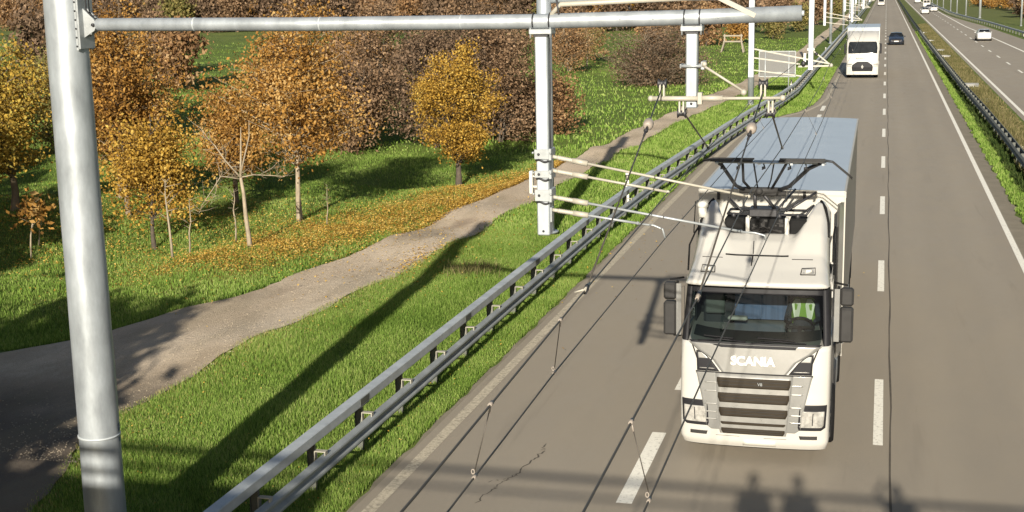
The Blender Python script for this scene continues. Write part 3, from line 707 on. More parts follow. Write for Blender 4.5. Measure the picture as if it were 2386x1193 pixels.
# pale concrete covers in the median
M['concrete'] = mat('pale_concrete', (.42, .41, .37), .85, 0, .2, 5, .3, 30)
for i, (x, y, w, l) in enumerate([(5.95, 92, .62, 2.6), (6.0, 106, .7, 3.2), (5.75, 147, .7, 2.2), (5.65, 160, .7, 2.4), (5.95, 66, .5, 1.2), (5.5, 186, .6, 2), (5.4, 215, .6, 2)]):
    b = MB(); b.box(-w, w, -l/2, l/2, 0, .12, .03); b.box(-w*.6, w*.6, -l*.3, l*.3, .12, .16, .01); o = b.build('drain_cover', M['concrete']); o.location = (x, y, 0); o.rotation_euler = (0, 0, -.06)
    tag(o, ['pale concrete cover in the median, brightest and nearest but one', 'second bright concrete cover in the median, just beyond the brightest', 'third pale cover in the median', 'fourth pale cover in the median', 'small pale cover at the right edge of the photo in the median', 'fifth pale cover in the median', 'farthest pale cover in the median'][i], 'drain cover', 'concrete covers in the median')

# ------------------------------------------------------------------ footbridge the photo is taken from (behind and below the camera)
br = empty('road_bridge', (0, -3.2, 0), 0, 'concrete bridge with railing across the motorway, under the camera', 'bridge')
b = MB(); b.box(-40, 34, -3.5, 3.75, 5.62, 5.90); b.build('deck', M['concrete'], br)
b = MB(); b.box(-40, -6.35, 3.45, 3.7, 5.90, 6.52); b.build('parapet', M['concrete'], br)
b = MB(); b.box(-6.34, 34, 3.61, 3.67, 6.97, 7.04); b.box(-6.34, 34, 3.64, 3.67, 6.70, 6.74); b.box(-40, -6.36, 3.60, 3.68, 6.95, 7.06); b.box(-40, -6.36, 3.63, 3.67, 6.68, 6.76); b.build('handrail', M['galv_tube'], br)
b = MB()
for i in range(330):
    x = -19+i*.12; b.box(x-.005, x+.005, 3.635, 3.665, 5.9, 6.95)
b.build('balusters', M['galv_tube'], br)
for x in (-14.0, 5.9, 22.0): b = MB(); b.box(x-.3, x+.3, -2.5, 2.5, 0, 5.5); b.build('pier', M['concrete'], br)

M['skin'] = mat('skin', (.42, .26, .19), .55); M['cloth_dark'] = mat('dark_cloth', (.04, .045, .06), .9, 0, .2, 20); M['cloth_blue'] = mat('navy_cloth', (.05, .06, .11), .9, 0, .2, 20); M['hair'] = mat('brown_hair', (.05, .03, .02), .8)
def limb_mesh(name, joints, edges, mt, parent=None, sub=2):
    me = bpy.data.meshes.new(name); me.from_pydata([j[0] for j in joints], edges, []); o = bpy.data.objects.new(name, me); COL.objects.link(o)
    sk = o.modifiers.new('skin', 'SKIN'); me.skin_vertices.new() if not me.skin_vertices else None
    for i, j in enumerate(joints):
        r = j[1]; me.skin_vertices[0].data[i].radius = (r, r) if not isinstance(r, tuple) else r
    me.skin_vertices[0].data[0].use_root = True
    s = o.modifiers.new('sub', 'SUBSURF'); s.levels = sub; s.render_levels = sub; me.materials.append(mt)
    if parent: o.parent = parent
    return o
def head(parent, x, y, z, face=-1, s=1.0, hair=True):
    """face=-1 looks towards -y"""
    b = MB(); b.ball((x, y, z), .098*s, 18, 14, (.80, 1.0, 1.22)); f = face
    b.prism([(y+f*.09*s, z-.025*s), (y+f*.125*s, z-.03*s), (y+f*.09*s, z+.03*s)], 'x', x-.014*s, x+.014*s)
    b.ball((x, y+f*.086*s, z-.058*s), .026*s, 8, 6, (1.1, .5, .35))
    for i in (-1, 1): b.ball((x+i*.079*s, y, z-.005*s), .026*s, 8, 6, (.4, .7, 1.2))
    o = b.build('head', M['skin'], parent)
    e = MB()
    for i in (-1, 1): e.ball((x+i*.032*s, y+f*.086*s, z+.004*s), .013*s, 8, 6)
    e.build('eyes', M['black'], o)
    if hair:
        h = MB(); h.ball((x, y-f*.012*s, z+.028*s), .108*s, 16, 10, (.84, 1.0, 1.06)); h.build('hair', M['hair'], o)
    return o
def stander(x, y, zfeet, hgt_, lab, arm=0, cloth='cloth_dark', lean=0):
    k = hgt_/1.75; t = empty('person', (x, y, zfeet), 0, lab, 'person', 'people on the bridge')
    J = [((0, 0, .95*k), .20*k), ((0, 0, 1.15*k), .20*k), ((0, 0, 1.36*k), .20*k), ((0, 0, 1.50*k), .06*k), ((0, 0, 1.56*k), .055*k)]
    E = [(0, 1), (1, 2), (2, 3), (3, 4)]
    for s in (-1, 1):
        n = len(J); J += [((s*.09*k, 0, .88*k), .10*k), ((s*.10*k, .01, .48*k), .065*k), ((s*.11*k, -.02, .09*k), .045*k), ((s*.12*k, .12, .04*k), .04*k)]; E += [(0, n), (n, n+1), (n+1, n+2), (n+2, n+3)]
        n = len(J)
        if arm and s == arm: J += [((s*.20*k, 0, 1.40*k), .06*k), ((s*.34*k, .12, 1.52*k), .045*k), ((s*.20*k, .28, 1.68*k), .035*k), ((s*.17*k, .32, 1.72*k), .03*k)]
        else: J += [((s*.20*k, 0, 1.40*k), .06*k), ((s*.26*k, .02, 1.12*k), .055*k), ((s*.12*k, .22, 1.08*k), .035*k), ((s*.07*k, .27, 1.10*k), .03*k)]
        E += [(2, n), (n, n+1), (n+1, n+2), (n+2, n+3)]
    limb_mesh('body', J, E, M[cloth], t)
    head(t, 0, .02, 1.65*k, 1, k)
    t.scale = (1.02, 1.1, 1.0)
    return t
stander(.13, -.42, 5.90, 1.67, 'person in dark coat on the bridge whose shadow is the leftmost on the road')
stander(.80, -.35, 5.90, 1.66, 'broad person in navy jacket on the bridge, casting the second shadow', 0, 'cloth_blue')
stander(2.25, -.35, 5.90, 1.62, 'person in dark coat on the bridge with one arm raised', -1)

# ------------------------------------------------------------------ vehicles
M['tw'] = mat('truck_white_paint', (.42, .41, .378), .32, 0, .03, 1.2, .02, 3, coat=.5)
M['silver'] = mat('silver_grey_paint', (.20, .20, .19), .32, .2, .06, 3, coat=.4)
M['chrome'] = mat('bright_trim', (.27, .267, .25), .3, .3, .06, 6)
M['grille'] = mat('grille_black', (.03, .024, .017), .6, 0, .25, 14, stretch=(.3, 1, 5), spec=.12)
M['lamp'] = mat('lamp_glass', (.42, .41, .38), .08, .35, .45, 9, coat=1)
M['roof_sky_tint'] = mat('roof_sheet_sky_tint', (.36, .42, .48), .5, 0, .05, .8, .05, 4)  # white roof sheet with the blue of the sky painted in
M['trail'] = mat('trailer_white', (.40, .385, .34), .45, 0, .05, .7, .03, 3)
M['trail_side'] = mat('trailer_grey_side', (.25, .23, .20), .5, 0, .08, .6, stretch=(1, .2, 1))
M['cab_in'] = mat('cab_interior', (.012, .015, .014), .9, 0, .2, 3)
M['seat'] = mat('seat_fabric', (.035, .04, .045), .9, 0, .2, 6)
M['reflection_panel'] = mat('blue_reflection', (.13, .18, .32), .85, 0, .3, 3, stretch=(5, 1, .3))
M['vest'] = mat('hi_vis_vest', (.26, .45, .05), .8); M['vest_tape'] = mat('vest_reflective_tape', (1.0, 1.0, .80), .35)
M['letter'] = mat('pale_lettering', (.85, .83, .76), .3, .2)
def glass_mat(name, tint, gl=.12, rough=.03):
    m = bpy.data.materials.new(name); m.use_nodes = True; N = m.node_tree.nodes; L = m.node_tree.links; N.remove(N["Principled BSDF"])
    tr = N.new("ShaderNodeBsdfTransparent"); tr.inputs[0].default_value = (*tint, 1); g = N.new("ShaderNodeBsdfGlossy"); g.inputs["Roughness"].default_value = rough
    f = N.new("ShaderNodeFresnel"); f.inputs[0].default_value = 1.30; mx = N.new("ShaderNodeMixShader")
    ma = N.new("ShaderNodeMath"); ma.operation = 'ADD'; ma.inputs[1].default_value = gl-.04; L.new(f.outputs[0], ma.inputs[0])
    L.new(ma.outputs[0], mx.inputs[0]); L.new(tr.outputs[0], mx.inputs[1]); L.new(g.outputs[0], mx.inputs[2]); L.new(mx.outputs[0], N["Material Output"].inputs[0]); return m
M['glass'] = glass_mat('tinted_windscreen', (.40, .46, .45), .04)
M['dark_glass'] = mat('dark_window', (.012, .014, .016), .10, 0, .3, 2, spec=.4)

def wheel(parent, x, y, r, w, n=28, name='wheel'):
    t = MB(); s = 1 if x > 0 else -1
    t.lathe([(r*.58, -w/2), (r*.93, -w/2), (r, -w*.36), (r, w*.36), (r*.93, w/2), (r*.58, w/2)], (x, y, r), 'x', n); o = t.build(name, M['rubber'], parent)
    h = MB(); h.lathe([(r*.57, -w*.46), (r*.57, w*.40), (r*.42, w*.34), (r*.40, w*.2), (r*.22, w*.25), (r*.2, w*.46), (r*.02, w*.48)] if s > 0 else
                     [(r*.57, w*.46), (r*.57, -w*.40), (r*.42, -w*.34), (r*.40, -w*.2), (r*.22, -w*.25), (r*.2, -w*.46), (r*.02, -w*.48)], (x, y, r), 'x', n)
    h.build('rim', M['galv_tube'], o); return o

def patch(FY, rows, off, m, name, parent, nx=16, thick=.012, sub=6, pane=False):
    """rows: (z, xl, xr) bottom to top; a thin curved panel laid on the front surface"""
    R_ = []
    for a, b in zip(rows, rows[1:]):
        for k in range(sub): t = k/sub; R_.append([a[i]+(b[i]-a[i])*t for i in range(3)])
    R_.append(rows[-1])
    P = [[(xl+(xr-xl)*j/nx, FY(xl+(xr-xl)*j/nx, z)-off, z) for j in range(nx+1)] for z, xl, xr in R_]
    b = MB(); b.grid(P, True); m_, n_ = len(P), nx+1
    if pane: return b.build(name, m, parent)
    back = [[(v[0], v[1]+thick, v[2]) for v in r] for r in P]; b.grid(back, True)
    rim = [(0, j) for j in range(n_)]+[(i, n_-1) for i in range(1, m_)]+[(m_-1, j) for j in range(n_-2, -1, -1)]+[(i, 0) for i in range(m_-2, 0, -1)]
    vs = []; 
    for (i, j) in rim: vs += [P[i][j], back[i][j]]
    K = len(rim); b.add(vs, [(2*i, 2*((i+1) % K), 2*((i+1) % K)+1, 2*i+1) for i in range(K)])
    return b.build(name, m, parent)

def big_truck():
    T = empty('articulated_truck', (-1.84, 21.25, 0), R(.2), 'large white articulated truck with raised pantograph, driving in the truck lane in the foreground', 'truck')
    def yf(z): return interp(z, [(.25, .10), (.36, .03), (.7, 0), (1.0, 0), (1.5, .035), (1.95, .09), (2.0, .11), (2.88, .40), (3.0, .42)])
    def hw(z): return interp(z, [(.25, 1.20), (.4, 1.245), (1.9, 1.25), (2.9, 1.19)])
    def FY(x, z):
        t = min(1, abs(x)/hw(z)); return yf(z)+.05*t*t+.30*(1-(1-t**6)**(1/6.0))
    def ring(z, yb=2.25):
        w = hw(z); xs = [w*math.sin(a) for a in np.linspace(-PI/2, PI/2, 41)]
        return [(-w, yb, z)]+[(x, FY(x, z), z) for x in xs]+[(w, yb, z)]
    b = MB(); zs = list(np.linspace(.27, .5, 7))+list(np.linspace(.6, 1.96, 16)); b.grid([ring(z) for z in zs], True, True)
    # wheel-arch backed floor and closing cap
    top = ring(1.96); b.add(top, [tuple(range(len(top)))]); b.build('cab', M['tw'], T)
    # lower skirt recess and steps seen on the side
    for s in (-1, 1):
        a = MB(); P = []
        for k in range(17):
            an = PI*k/16; P.append([(s*1.252, 1.45+.62*math.cos(an), .25+.68*math.sin(an)), (s*1.252, 1.45+.62*math.cos(an)*.02, .25)])
        a.grid(P, False); a.build('wheel_arch', M['rubber'], T)
        d = MB(); d.box(s*1.25-.004, s*1.25+.004, .62, .628, .95, 2.75); d.box(s*1.25-.004, s*1.25+.004, 1.75, 1.76, .95, 2.75); d.build('door_seam', M['black'], T)
        h = MB(); h.box(min(s*1.25, s*1.28), max(s*1.25, s*1.28), 1.5, 1.7, 1.62, 1.66, .005); h.build('door_handle', M['black'], T)
        st = MB(); st.box(min(s*1.15, s*1.262), max(s*1.15, s*1.262), .38, .78, .42, .5); st.box(min(s*1.15, s*1.262), max(s*1.15, s*1.262), .38, .78, .75, .82); st.build('step', M['grey_plastic'], T)
    # upper cab: sides with windows, back wall
    for s in (-1, 1):
        q = MB(); x0, x1 = sorted((s*1.19, s*1.215)); q.box(x0, x1, 1.5, 2.25, 1.96, 2.9); q.box(x0, x1, .60, 1.5, 1.96, 2.06); q.box(x0, x1, .66, 1.5, 2.78, 2.9)
        q.build('cab_side', M['tw'], T)
        g = MB(); g.add([(s*1.205, .60, 2.06), (s*1.205, 1.5, 2.06), (s*1.205, 1.5, 2.78), (s*1.205, .72, 2.78)], [(0, 1, 2, 3)]); g.build('side_window', M['glass'], T)
        p = MB(); P = []
        for z in np.linspace(1.96, 2.9, 8):
            w = hw(z); P.append([(s*w*.905, FY(w*.905, z)+.0, z), (s*w*.97, FY(w*.97, z), z), (s*w*.998, FY(w*.998, z), z), (s*1.215, .70+.1*(z-1.96), z), (s*1.18, .72+.1*(z-1.96), z), (s*w*.90, FY(w*.905, z)+.05, z)])
        p.grid(P, True, True); p.build('pillar', M['black'], T)
    q = MB(); q.box(-1.2, 1.2, 2.22, 2.25, .6, 2.9); q.build('back_wall', M['tw'], T)
    # interior
    q = MB(); q.box(-1.17, 1.17, .55, 2.21, 1.5, 1.52); q.box(-1.17, 1.17, 2.19, 2.21, 1.52, 2.88); q.box(-1.17, 1.17, .5, 2.2, 2.86, 2.875)
    q.box(-1.18, -1.16, 1.52, 2.2, 1.5, 2.88); q.box(1.16, 1.18, 1.52, 2.2, 1.5, 2.88); q.build('interior_lining', M['cab_in'], T)
    q = MB(); P = [[(x, .25+.25*abs(x)**3+y, z) for x in np.linspace(-1.08, 1.08, 13)] for y, z in ((.0, 1.97), (.10, 2.02), (.3, 2.06), (.45, 2.03), (.5, 1.8), (.5, 1.55))]; q.grid(P, True)
    q.box(-.1, .3, .72, .95, 1.6, 1.95, .03); q.build('dashboard', M['cab_in'], T)
    q = MB(); q.box(-.50, .50, 1.66, 1.69, 2.0, 2.66); q.build('reflection_panel', M['reflection_panel'], T)  # blue panel added to stand for the reflection in the windscreen
    q = MB(); q.box(-.52, -.2, 1.0, 1.14, 2.12, 2.18, .02); q.build('document', M['white_plate'], T)
    for x in (-.72, .68):
        q = MB(); q.box(x-.27, x+.27, 1.05, 1.55, 1.78, 1.92, .05); q.box(x-.26, x+.26, 1.5, 1.64, 1.9, 2.48, .05); q.box(x-.14, x+.14, 1.52, 1.62, 2.5, 2.68, .04); q.build('seat', M['seat'], T)
    q = MB(); q.box(-.92, -.60, 1.30, 1.33, 2.16, 2.48, .02); q.build('bag', mat('grey_holdall', (.12, .13, .12), .8, 0, .2, 4), T)
    q = MB(); P = [Vector((.66+.22*math.cos(a), .90+.17*math.sin(a), 2.08+.12*math.sin(a))) for a in np.linspace(0, 2*PI, 25)]; q.tube(P, .016, 8, False); q.tube([(.66, .90, 2.08), (.66, .75, 1.98)], .03, 8)
    q.bar((.45, .90, 2.08), (.87, .90, 2.08), .03); q.build('steering_wheel', M['black'], T)
    # windscreen
    patch(FY, [(1.975, -1.06, 1.06), (2.05, -1.09, 1.09), (2.45, -1.10, 1.10), (2.86, -1.08, 1.08)], .004, M['glass'], 'windscreen', T, 24, .006, 6, True)
    patch(FY, [(2.72, -1.09, 1.09), (2.87, -1.08, 1.08)], .010, M['black'], 'sun_visor', T, 24, .004)
    patch(FY, [(1.955, -1.07, 1.07), (1.985, -1.10, 1.10)], .012, M['black'], 'screen_seal', T, 24, .01)
    for x0, x1 in ((-.95, -.15), (-.05, .85)):
        q = MB(); q.tube([(x0, FY(x0, 2.02)-.03, 1.985), ((x0+x1)/2, FY(0, 2.03)-.035, 2.03), (x1, FY(x1, 2.0)-.03, 2.00)], .011, 6); q.bar((x0+.1, FY(x0, 2.06)-.02, 2.07), (x1-.2, FY(x1, 2.05)-.02, 2.045), .02, .012); q.build('wiper', M['black'], T)
    patch(FY, [(1.90, -.55, .70), (1.945, -.75, .80)], .010, M['black'], 'wiper_cowl', T, 18, .006)
    # front panel, lamps, grille
    patch(FY, [(1.50, -.50, .50), (1.56, -.55, .55), (1.70, -.66, .66), (1.84, -.90, .90), (1.955, -1.04, 1.04)], .008, M['silver'], 'front_panel', T, 24)
    patch(FY, [(1.485, -.92, .92), (1.505, -.92, .92)], .012, M['black'], 'panel_gap', T, 20, .006)
    P_ = [c for c in T.children if c.name.startswith('front_panel')][0]
    text_mesh('SCANIA', .195, .008, M['letter'], P_, (-.02, .02, 1.70), (R(90-5), 0, 0), 'lettering', .006, 1.0)
    for s in (-1, 1):
        def sx(a, b): return (min(s*a, s*b), max(s*a, s*b))
        o = patch(FY, [(1.51, *sx(.54, .90)), (1.70, *sx(.69, .91)), (1.79, *sx(.80, .92)), (1.83, *sx(.87, .92))], .010, M['black'], 'upper_lamp', T, 8)
        patch(FY, [(1.71, *sx(.72, .88)), (1.77, *sx(.79, .89)), (1.80, *sx(.84, .89))], .016, M['chrome'], 'lamp_lens', o, 8, .005)
        patch(FY, [(1.55, *sx(.62, .86)), (1.56, *sx(.62, .86))], .014, M['chrome'], 'lamp_trim', o, 6, .004)
        patch(FY, [(.56, *sx(.50, .66)), (.62, *sx(.52, .74)), (1.0, *sx(.555, .80)), (1.44, *sx(.59, .90)), (1.485, *sx(.59, .92))], .007, M['silver'], 'grille_surround', T, 10)
        for z in (.72, .84, .97, 1.18, 1.32): patch(FY, [(z, *sx(.57, .77)), (z+.022, *sx(.57, .77))], .012, M['chrome'], 'surround_trim', T, 6, .004, 1)
        o = patch(FY, [(.61, *sx(.76, 1.12)), (.66, *sx(.74, 1.19)), (.93, *sx(.76, 1.205)), (1.03, *sx(.78, 1.21))], .010, M['black'], 'headlight', T, 12)
        patch(FY, [(.665, *sx(.785, 1.13)), (.70, *sx(.785, 1.16)), (.88, *sx(.80, 1.17)), (.93, *sx(.81, 1.17))], .020, M['lamp'], 'headlight_lens', o, 12, .008)
        patch(FY, [(.70, *sx(.97, .985)), (.90, *sx(.98, .995))], .024, M['black'], 'lens_divider', o, 2, .004)
        patch(FY, [(.455, *sx(.78, 1.06)), (.515, *sx(.76, 1.06))], .006, M['grey_plastic'], 'fog_lamp', T, 8, .006)
        o = patch(FY, [(1.62, *sx(.91, .935)), (1.95, *sx(1.045, 1.07))], .009, M['black'], 'panel_seam', T, 2, .006)
    patch(FY, [(.50, -.52, .52), (.60, -.54, .54), (1.50, -.60, .60)], .006, M['chrome'], 'grille_frame', T, 20)
    for z0, z1, w in ((.50, .595, .50), (.655, .70, .51), (.79, .935, .54), (1.02, 1.175, .56), (1.26, 1.42, .58)):
        o = patch(FY, [(z0, -w+.03, w-.03), (z0+(z1-z0)*.5, -w, w), (z1, -w, w)], .012, M['grille'], 'grille_slot', T, 20, .008, 3)
        if z1-z0 > .05:
            for k in (1, 2): zz = z0+(z1-z0)*k/3; patch(FY, [(zz-.004, -w+.04, w-.04), (zz+.004, -w+.04, w-.04)], .017, M['grey_plastic'], 'grille_slat', o, 14, .004, 1)
    gs = [c for c in T.children if c.name.startswith('grille_slot')][-1]
    text_mesh('V8', .07, .004, M['galv_tube'], gs, (.1, FY(.1, 1.34)-.025, 1.335), name='badge')
    patch(FY, [(.30, -.16, .36), (.41, -.16, .36)], .008, M['white_plate'], 'number_plate', T, 6, .006, 2)
    patch(FY, [(.455, -.62, -.22), (.46, -.62, -.22)], .006, M['grey_plastic'], 'bumper_slit', T, 6, .004, 1)
    patch(FY, [(.445, .18, .56), (.45, .18, .56)], .006, M['grey_plastic'], 'bumper_slit', T, 6, .004, 1)
    # roof with raised side deflectors and a valley for the pantograph
    def rz(x, y):
        base = interp(y, [(.15, 2.935), (.25, 2.98), (.5, 3.08), (.9, 3.26), (1.2, 3.42), (1.45, 3.50), (1.5, 3.50), (2.3, 3.42)])
        wing = interp(y, [(.15, 2.935), (.25, 2.98), (.5, 3.08), (.9, 3.27), (1.3, 3.56), (1.7, 3.80), (2.05, 3.94), (2.3, 3.95)])
        xi = .40+max(0, y-.9)*.30; t = sm((abs(x)-xi)/.20); z = base+(wing-base)*t
        e = max(0, abs(x)-1.02)/.2; z -= min(1, e)**2*.20*(.3+min(1, y/1.2)); return z
    xs = [1.19*math.sin(a) if False else a for a in np.linspace(-1.2, 1.2, 61)]; ys = list(np.linspace(.15, 2.3, 50)); P = []
    def lipy(x, y): t = abs(x)/1.2; return y+(.05*t*t+.28*(1-(1-min(.9999, t)**6)**(1/6.0)))*(1-min(1, (y-.15)/1.2))
    P.append([(x*.985, lipy(x, .20), 2.86) for x in xs]); P.append([(x, lipy(x, .15), 2.875) for x in xs])
    for y in ys:
        wtop = 1-.06*min(1, max(0, (y-.2)/1.2)); P.append([(x*wtop, lipy(x, y), rz(x, y)) for x in xs])
    b = MB(); b.grid(P, True)
    for s in (0, -1):
        S = [[r[s], (r[s][0], max(r[s][1], .2), 2.86)] for r in P[1:]]; b.grid(S, False)
    S = [[v, (v[0], v[1], 2.86)] for v in P[-1]]; b.grid(S, False)
    bot = [(-1.18, .35, 2.865), (1.18, .35, 2.865), (1.18, 2.3, 2.865), (-1.18, 2.3, 2.865)]; b.add(bot, [(0, 1, 2, 3)]); b.build('roof', M['tw'], T)
    def on(x, y, dz=.004): w = 1-.06*min(1, max(0, (y-.2)/1.2)); return (x*w, lipy(x, y), rz(x, y)+dz)
    def ribbon(name, pts, r, m):
        q = MB(); q.tube([on(*p) for p in pts], r, 6); return q.build(name, m, T)
    ribbon('roof_seam', [(-.60+k*.1, .86) for k in range(12)], .016, M['rubber'])
    ribbon('roof_seam', [(.56+k*.06, .78) for k in range(7)], .007, M['grey_plastic']); ribbon('roof_seam', [(-1.0+k*.06, .78) for k in range(7)], .006, M['grey_plastic'])
    q = MB(); q.tube([on(-.12, .9), (on(-.12, .9)[0], 1.0, 3.46)], .008, 6); q.ball(on(-.12, .86), .03, 8, 6, (1, 1, .5)); q.tube([on(-.12, .86), on(-.12, .60)], .012, 5); q.build('antenna', M['black'], T)
    for s in (-1, 1):
        rim = []; lens = []
        pts = [(.72, .40), (.74, .56), (.96, .58), (.96, .40)]
        q = MB(); q.tube([on(s*a, b_) for a, b_ in pts+[pts[0]]], .011, 6); o = q.build('roof_lamp', M['grey_plastic'], T)
        q = MB(); q.add([on(s*a, b_, .012) for a, b_ in [(.75, .42), (.76, .54), (.94, .56), (.94, .42)]], [(0, 1, 2, 3)]); q.build('lamp_lens', M['lamp'], o)
        q = MB(); q.tube([on(s*.80, .47, .02), on(s*.90, .49, .02)], .025, 8); q.build('lamp_bulb', M['white_plate'], o)
        q = MB(); q.tube([on(s*.90, 2.2, .01), on(s*1.02, 2.15, .01), on(s*1.10, 1.95, .01), on(s*1.17, 1.7, .01), on(s*1.19, 1.45, .01)], [.012, .03, .034, .03, .02], 8); q.build('deflector_edge', M['rubber'], T)
        q = MB(); q.tube([(s*1.235, .95, 2.95), (s*1.235, 1.1, 3.35), (s*1.2, 1.55, 3.48), (s*1.2, 2.28, 3.5)], .016, 8); q.tube([(s*1.235, 2.28, 2.2), (s*1.235, 2.3, 3.5)], .018, 8); q.build('air_deflector_edge', M['rubber'], T)
        q = MB(); q.add([(s*1.20, 2.26, 2.0), (s*1.20, 2.26, 3.9), (s*1.265, 2.85, 3.85), (s*1.265, 2.85, 1.2), (s*1.20, 2.26, 1.2)], [(0, 1, 2, 3, 4)]); q.add([(s*1.17, 2.26, 2.0), (s*1.17, 2.26, 3.9), (s*1.235, 2.85, 3.85), (s*1.235, 2.85, 1.2), (s*1.17, 2.26, 1.2)], [(0, 1, 2, 3, 4)]); q.build('side_deflector', M['tw'], T)
    q = MB(); q.tube([(-1.03, 1.72, 3.72), (-1.03, 1.72, 3.92)], .075, 16); q.ball((-1.03, 1.72, 3.92), .095, 16, 10, (1, 1, .75)); q.build('beacon', M['white_plate'], T)
    q = MB(); q.tube([(-1.17, 1.66, 3.45), (-1.15, 1.7, 3.98), (-1.10, 1.7, 4.0)], .010, 6); q.build('beacon_bracket', M['rubber'], T)
    # mirrors
    for s in (-1, 1):
        q = MB(); x0, x1 = sorted((s*1.29, s*1.50)); q.box(x0, x1, .42, .60, 2.56, 2.84, .035); q.box(x0, x1, .42, .60, 1.97, 2.53, .035); o = q.build('mirror', M['grey_plastic'], T)
        a = MB(); a.tube([(s*1.19, .62, 2.90), (s*1.40, .5, 2.885)], .016, 6); a.tube([(s*1.22, .55, 1.95), (s*1.34, .5, 1.965)], .02, 6); a.tube([(s*1.26, .45, 1.95), (s*1.27, .43, 2.88)], .022, 8); a.build('mirror_arm', M['rubber'], o)
        a = MB(); a.box(min(s*1.205, s*1.285), max(s*1.205, s*1.285), .40, .415, 1.99, 2.84); a.build('mirror_plate', M['silver'], o)
        g = MB(); g.box(x0+.02, x1-.02, .601, .604, 1.99, 2.50); g.build('mirror_glass', M['dark_glass'], o)
    # chassis, wheels
    q = MB(); q.box(-.42, .42, .9, 6.6, .55, .85); q.box(-1.2, 1.2, 2.35, 3.0, .5, 1.05, .05); q.build('chassis', M['dark_steel'], T)
    for s in (-1, 1):
        wheel(T, s*1.07, 1.45, .50, .30)
        wheel(T, s*.98, 5.05, .50, .46)
        for y in (12.2, 13.5, 14.8): wheel(T, s*1.05, y, .50, .36)
        q = MB(); x0, x1 = sorted((s*.75, s*1.2)); q.box(x0, x1, 2.6, 3.9, .45, .95, .06); q.build('fuel_tank', M['galv_tube'], T)
        q = MB(); q.box(min(s*1.2, s*1.24), max(s*1.2, s*1.24), 6.3, 11.3, .45, .6); q.box(min(s*1.2, s*1.24), max(s*1.2, s*1.24), 6.3, 11.3, .75, .9)
        for y in (6.5, 8.8, 11.1): q.box(min(s*1.14, s*1.2), max(s*1.14, s*1.2), y-.04, y+.04, .45, 1.05)
        q.build('side_guard', M['galv_tube'], T)
    # trailer box
    y0, y1 = 3.2, 16.8
    q = MB(); q.box(-1.255, 1.255, y0, y1, 1.02, 3.955); q.build('trailer_body', M['trail'], T)
    q = MB(); q.box(1.257, 1.268, y0+.06, y1-.06, 1.15, 3.86); q.box(-1.268, -1.257, y0+.06, y1-.06, 1.15, 3.86); q.build('side_curtain', M['trail_side'], T)
    q = MB()
    P = [[(x, y, 3.965+.035*(1-(x/1.27)**2)+(.004*abs(math.sin((y-3.2)*PI/1.13))**.5)) for x in np.linspace(-1.27, 1.27, 15)] for y in np.linspace(y0-.01, y1+.01, 160)]; q.grid(P, True); q.build('trailer_roof', M['roof_sky_tint'], T)
    q = MB()
    for s in (-1, 1): q.box(min(s*1.25, s*1.285), max(s*1.25, s*1.285), y0, y1, 3.86, 3.975); q.box(min(s*1.255, s*1.28), max(s*1.255, s*1.28), y0-.02, y0+.07, 1.02, 3.98)
    q.box(-1.27, 1.27, y0-.02, y0, 3.90, 3.985); q.build('roof_rail', M['trail'], T)
    q = MB(); q.box(-.05, .05, y0-.05, y0-.02, 3.88, 3.93); q.box(.55, .60, y0-.06, y0-.02, 3.84, 3.97); q.box(-.95, -.9, y0-.06, y0-.02, 3.8, 3.93); q.build('marker_lamp', M['grey_plastic'], T)
    # pantograph
    q = MB(); q.box(-.64, -.30, 1.50, 1.95, 3.44, 3.75, .03); q.box(-.22, .34, 1.52, 1.95, 3.44, 3.74, .01); q.box(.42, .70, 1.52, 1.95, 3.44, 3.75, .03); o = q.build('pantograph_housing', M['rubber'], T)
    q = MB(); q.box(-.29, -.23, 1.50, 1.60, 3.46, 3.76); q.box(.35, .41, 1.50, 1.60, 3.46, 3.76); q.box(-.45, .5, 1.47, 1.52, 3.44, 3.48); q.build('housing_frame', M['tw'], o)
    q = MB(); rr = random.Random(4)
    for k in range(26): x = rr.uniform(-.2, .3); z = rr.uniform(3.5, 3.7); q.box(x, x+rr.uniform(.02, .08), 1.50, 1.55, z, z+rr.uniform(.01, .05))
    q.tube([(-.18, 1.5, 3.55), (0, 1.48, 3.62), (.28, 1.5, 3.52)], .012, 6); q.build('valve_gear', M['grey_plastic'], o)
    q = MB(); q.tube([(-.60, 1.6, 3.80), (.68, 1.6, 3.80)], .022, 8); q.tube([(-.60, 2.1, 3.80), (.68, 2.1, 3.80)], .022, 8); q.tube([(-.6, 1.6, 3.8), (-.6, 2.1, 3.8)], .02, 8); q.tube([(.68, 1.6, 3.80), (.80, 1.75, 3.95)], .02, 8)
    for x in (-.5, -.1, .25, .55): q.tube([(x, 1.6, 3.73), (x, 1.6, 3.82)], .04, 8)
    q.box(-.25, .22, 1.55, 1.95, 3.76, 3.90, .02); q.build('pantograph_base', M['dark_steel'], T)
    q = MB(); q.tube([(-.15, 1.65, 3.88), (-.15, 1.55, 4.14)], .03, 8); q.tube([(.18, 1.65, 3.88), (.0, 1.52, 4.14)], .03, 8); q.tube([(.2, 1.9, 3.85), (.45, 2.5, 4.10)], .02, 8); q.tube([(-.35, 1.7, 3.82), (-.62, 1.9, 4.03)], .018, 8); q.tube([(.35, 1.75, 3.84), (.82, 2.05, 4.12)], .022, 8); q.build('lower_arm', M['dark_steel'], T)
    q = MB(); q.ball((-.07, 1.5, 4.19), .085, 12, 8, (1.2, 1, .9)); q.tube([(-.40, 1.5, 4.22), (.28, 1.5, 4.22)], .055, 10); q.tube([(.0, 1.52, 4.16), (.36, 1.5, 4.17)], .04, 8); q.ball((-.07, 1.4, 4.22), .06, 10, 8); q.build('knee_joint', M['grey_plastic'], T)
    def pt(x, z, y=.55): return (x, y, z)
